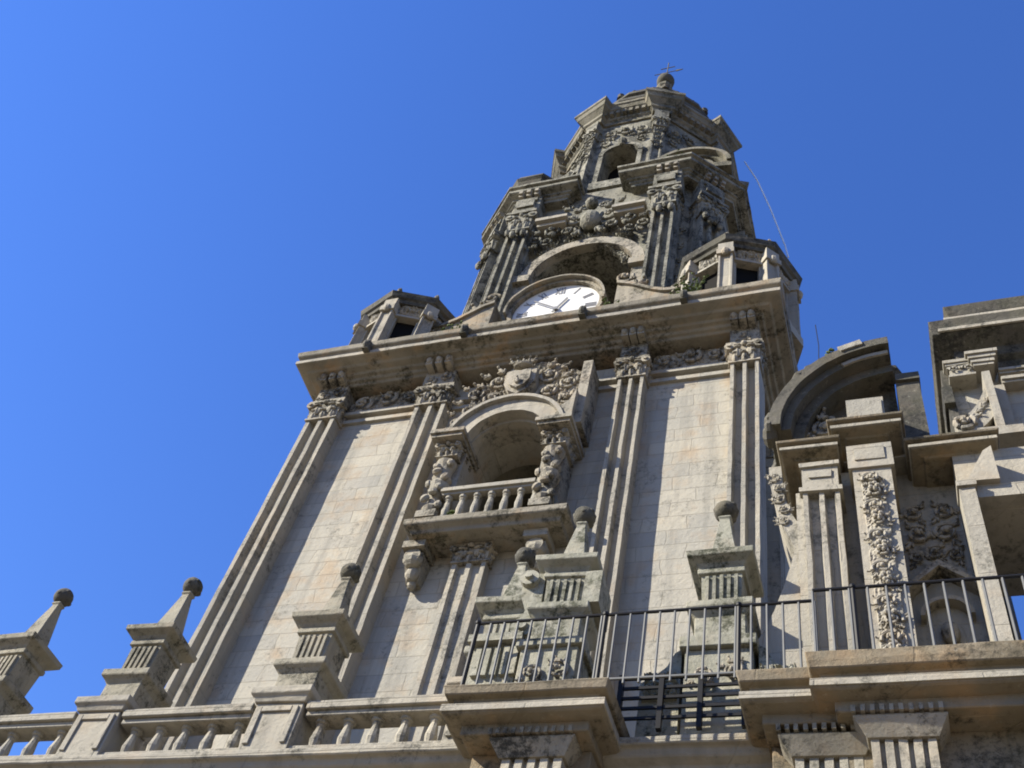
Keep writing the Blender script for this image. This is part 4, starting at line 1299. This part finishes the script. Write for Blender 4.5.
mb.box(0.1522, 0.168, KY0 + 0.006, KY0 + 0.0205, 1.1155, 1.235)
mb.box(0.12, 0.17, KY0 - 0.024, KY0 + 0.0205, 1.10, 1.115)
mb.build("pilaster", STO, K)

K.location.z -= 0.30

# ================================================================== IRON RAILINGS
def railing(name, label, x0, x1, y, z0, z1, step, posts, bar=STEEL):
    t = thing(name, label, "railing", ((x0 + x1) / 2, y, z0), "iron railings above the ledges")
    mb = MB()
    mb.tube([(x0, y, z1), (x1, y, z1)], 0.0014, 8)
    mb.build("top_rail", IRON, t)
    mb = MB(); mb.box(x0, x1, y - 0.0009, y + 0.0009, z0 + 0.004, z0 + 0.0056)
    mb.build("bottom_rail", STEEL, t)
    n = int((x1 - x0) / step)
    mb = MB(); mb.tube([(x0, y, z0), (x0, y, z1 - 0.001)], 0.0011, 6)
    b0 = mb.build("bar", bar, t)
    for k in range(1, n + 1):
        copy_part(b0, k * (x1 - x0) / n, 0, 0, t)
    for x in posts:
        mb = MB(); mb.tube([(x, y + 0.0005, z0), (x, y + 0.0005, z1)], 0.0020, 8)
        mb.ball(x, y, z1 + 0.001, 0.0028, n=8, m=6)
        mb.build("post", IRON, t)
    return t
railing("iron_railing", "long iron railing with grey bars and a black top rail across the two inner ledges", -0.338, -0.058, 0.650, 0.5505, 0.6225, 0.0118, (-0.338, -0.2255, -0.1165))
railing("iron_railing", "short iron railing on the ledge in front of the carved gable", -0.0585, 0.16, 0.642, 0.5555, 0.6255, 0.0135, (-0.0285,), STEEL)
GR = thing("iron_grille", "low black iron grille of horizontal bars in the gap between the two ledges", "grille", (-0.17, 0.70, 0.546))
for k in range(5):
    mb = MB(); mb.box(-0.222, -0.112, 0.6995, 0.7015, 0.556 + k * 0.010, 0.5585 + k * 0.010)
    mb.build("bar", IRON, GR)
for x in (-0.221, -0.187, -0.155, -0.120):
    mb = MB(); mb.box(x - 0.002, x + 0.002, 0.698, 0.703, 0.5455, 0.600)
    mb.build("post", IRON, GR)

# ================================================================== weeds on the great cornice
def weed(x, y, z, r, seed, label):
    rnd = random.Random(seed); mb = MB()
    for k in range(46):
        a = rnd.uniform(0, 6.283); t = rnd.uniform(0.15, 1.0); h = r * rnd.uniform(0.5, 1.5)
        bx, by = x + 0.25 * r * math.cos(a), y + 0.25 * r * math.sin(a)
        tx, ty, tz = bx + r * t * math.cos(a), by + r * t * math.sin(a), z + h
        mb.tube([(bx, by, z - 0.002), ((bx + tx) / 2, (by + ty) / 2, z + 0.65 * h), (tx, ty, tz)], [0.0010, 0.0008, 0.0004], 4)
        for j in range(3):
            q = 0.45 + 0.27 * j
            lx, ly, lz = bx + (tx - bx) * q, by + (ty - by) * q, z + h * q
            mb.ball(lx + rnd.uniform(-.003, .003), ly, lz, 0.0035, 0.0022, 0.0014, 6, 4, rnd.uniform(-1, 1))
    tag(mb.build("weed_tuft", WEED), label, "weeds", "weeds growing on the tower's ledges")
weed(-0.262, 0.962, 1.638, 0.030, 1, "green weed tuft beside the waterspout near the right-hand corner turret")
weed(-0.415, 0.975, 1.640, 0.024, 2, "low weed clump on the great cornice just right of the clock")
weed(-0.705, 0.975, 1.640, 0.026, 3, "small weed clump on the cornice between the left-hand turret and the clock")
weed(-0.375, 1.125, 2.556, 0.034, 4, "weed tuft on the upper cornice below the octagonal drum")
weed(-0.02, 0.735, 1.060, 0.014, 5, "weed tuft on top of the gable's broken curved pediment")
weed(-0.60, 0.985, 1.142, 0.014, 6, "small weed tuft on the balcony floor beside a baluster")
weed(-0.79, 1.15, 2.554, 0.026, 8, "weed clump at the blackened cap of the upper cornice")
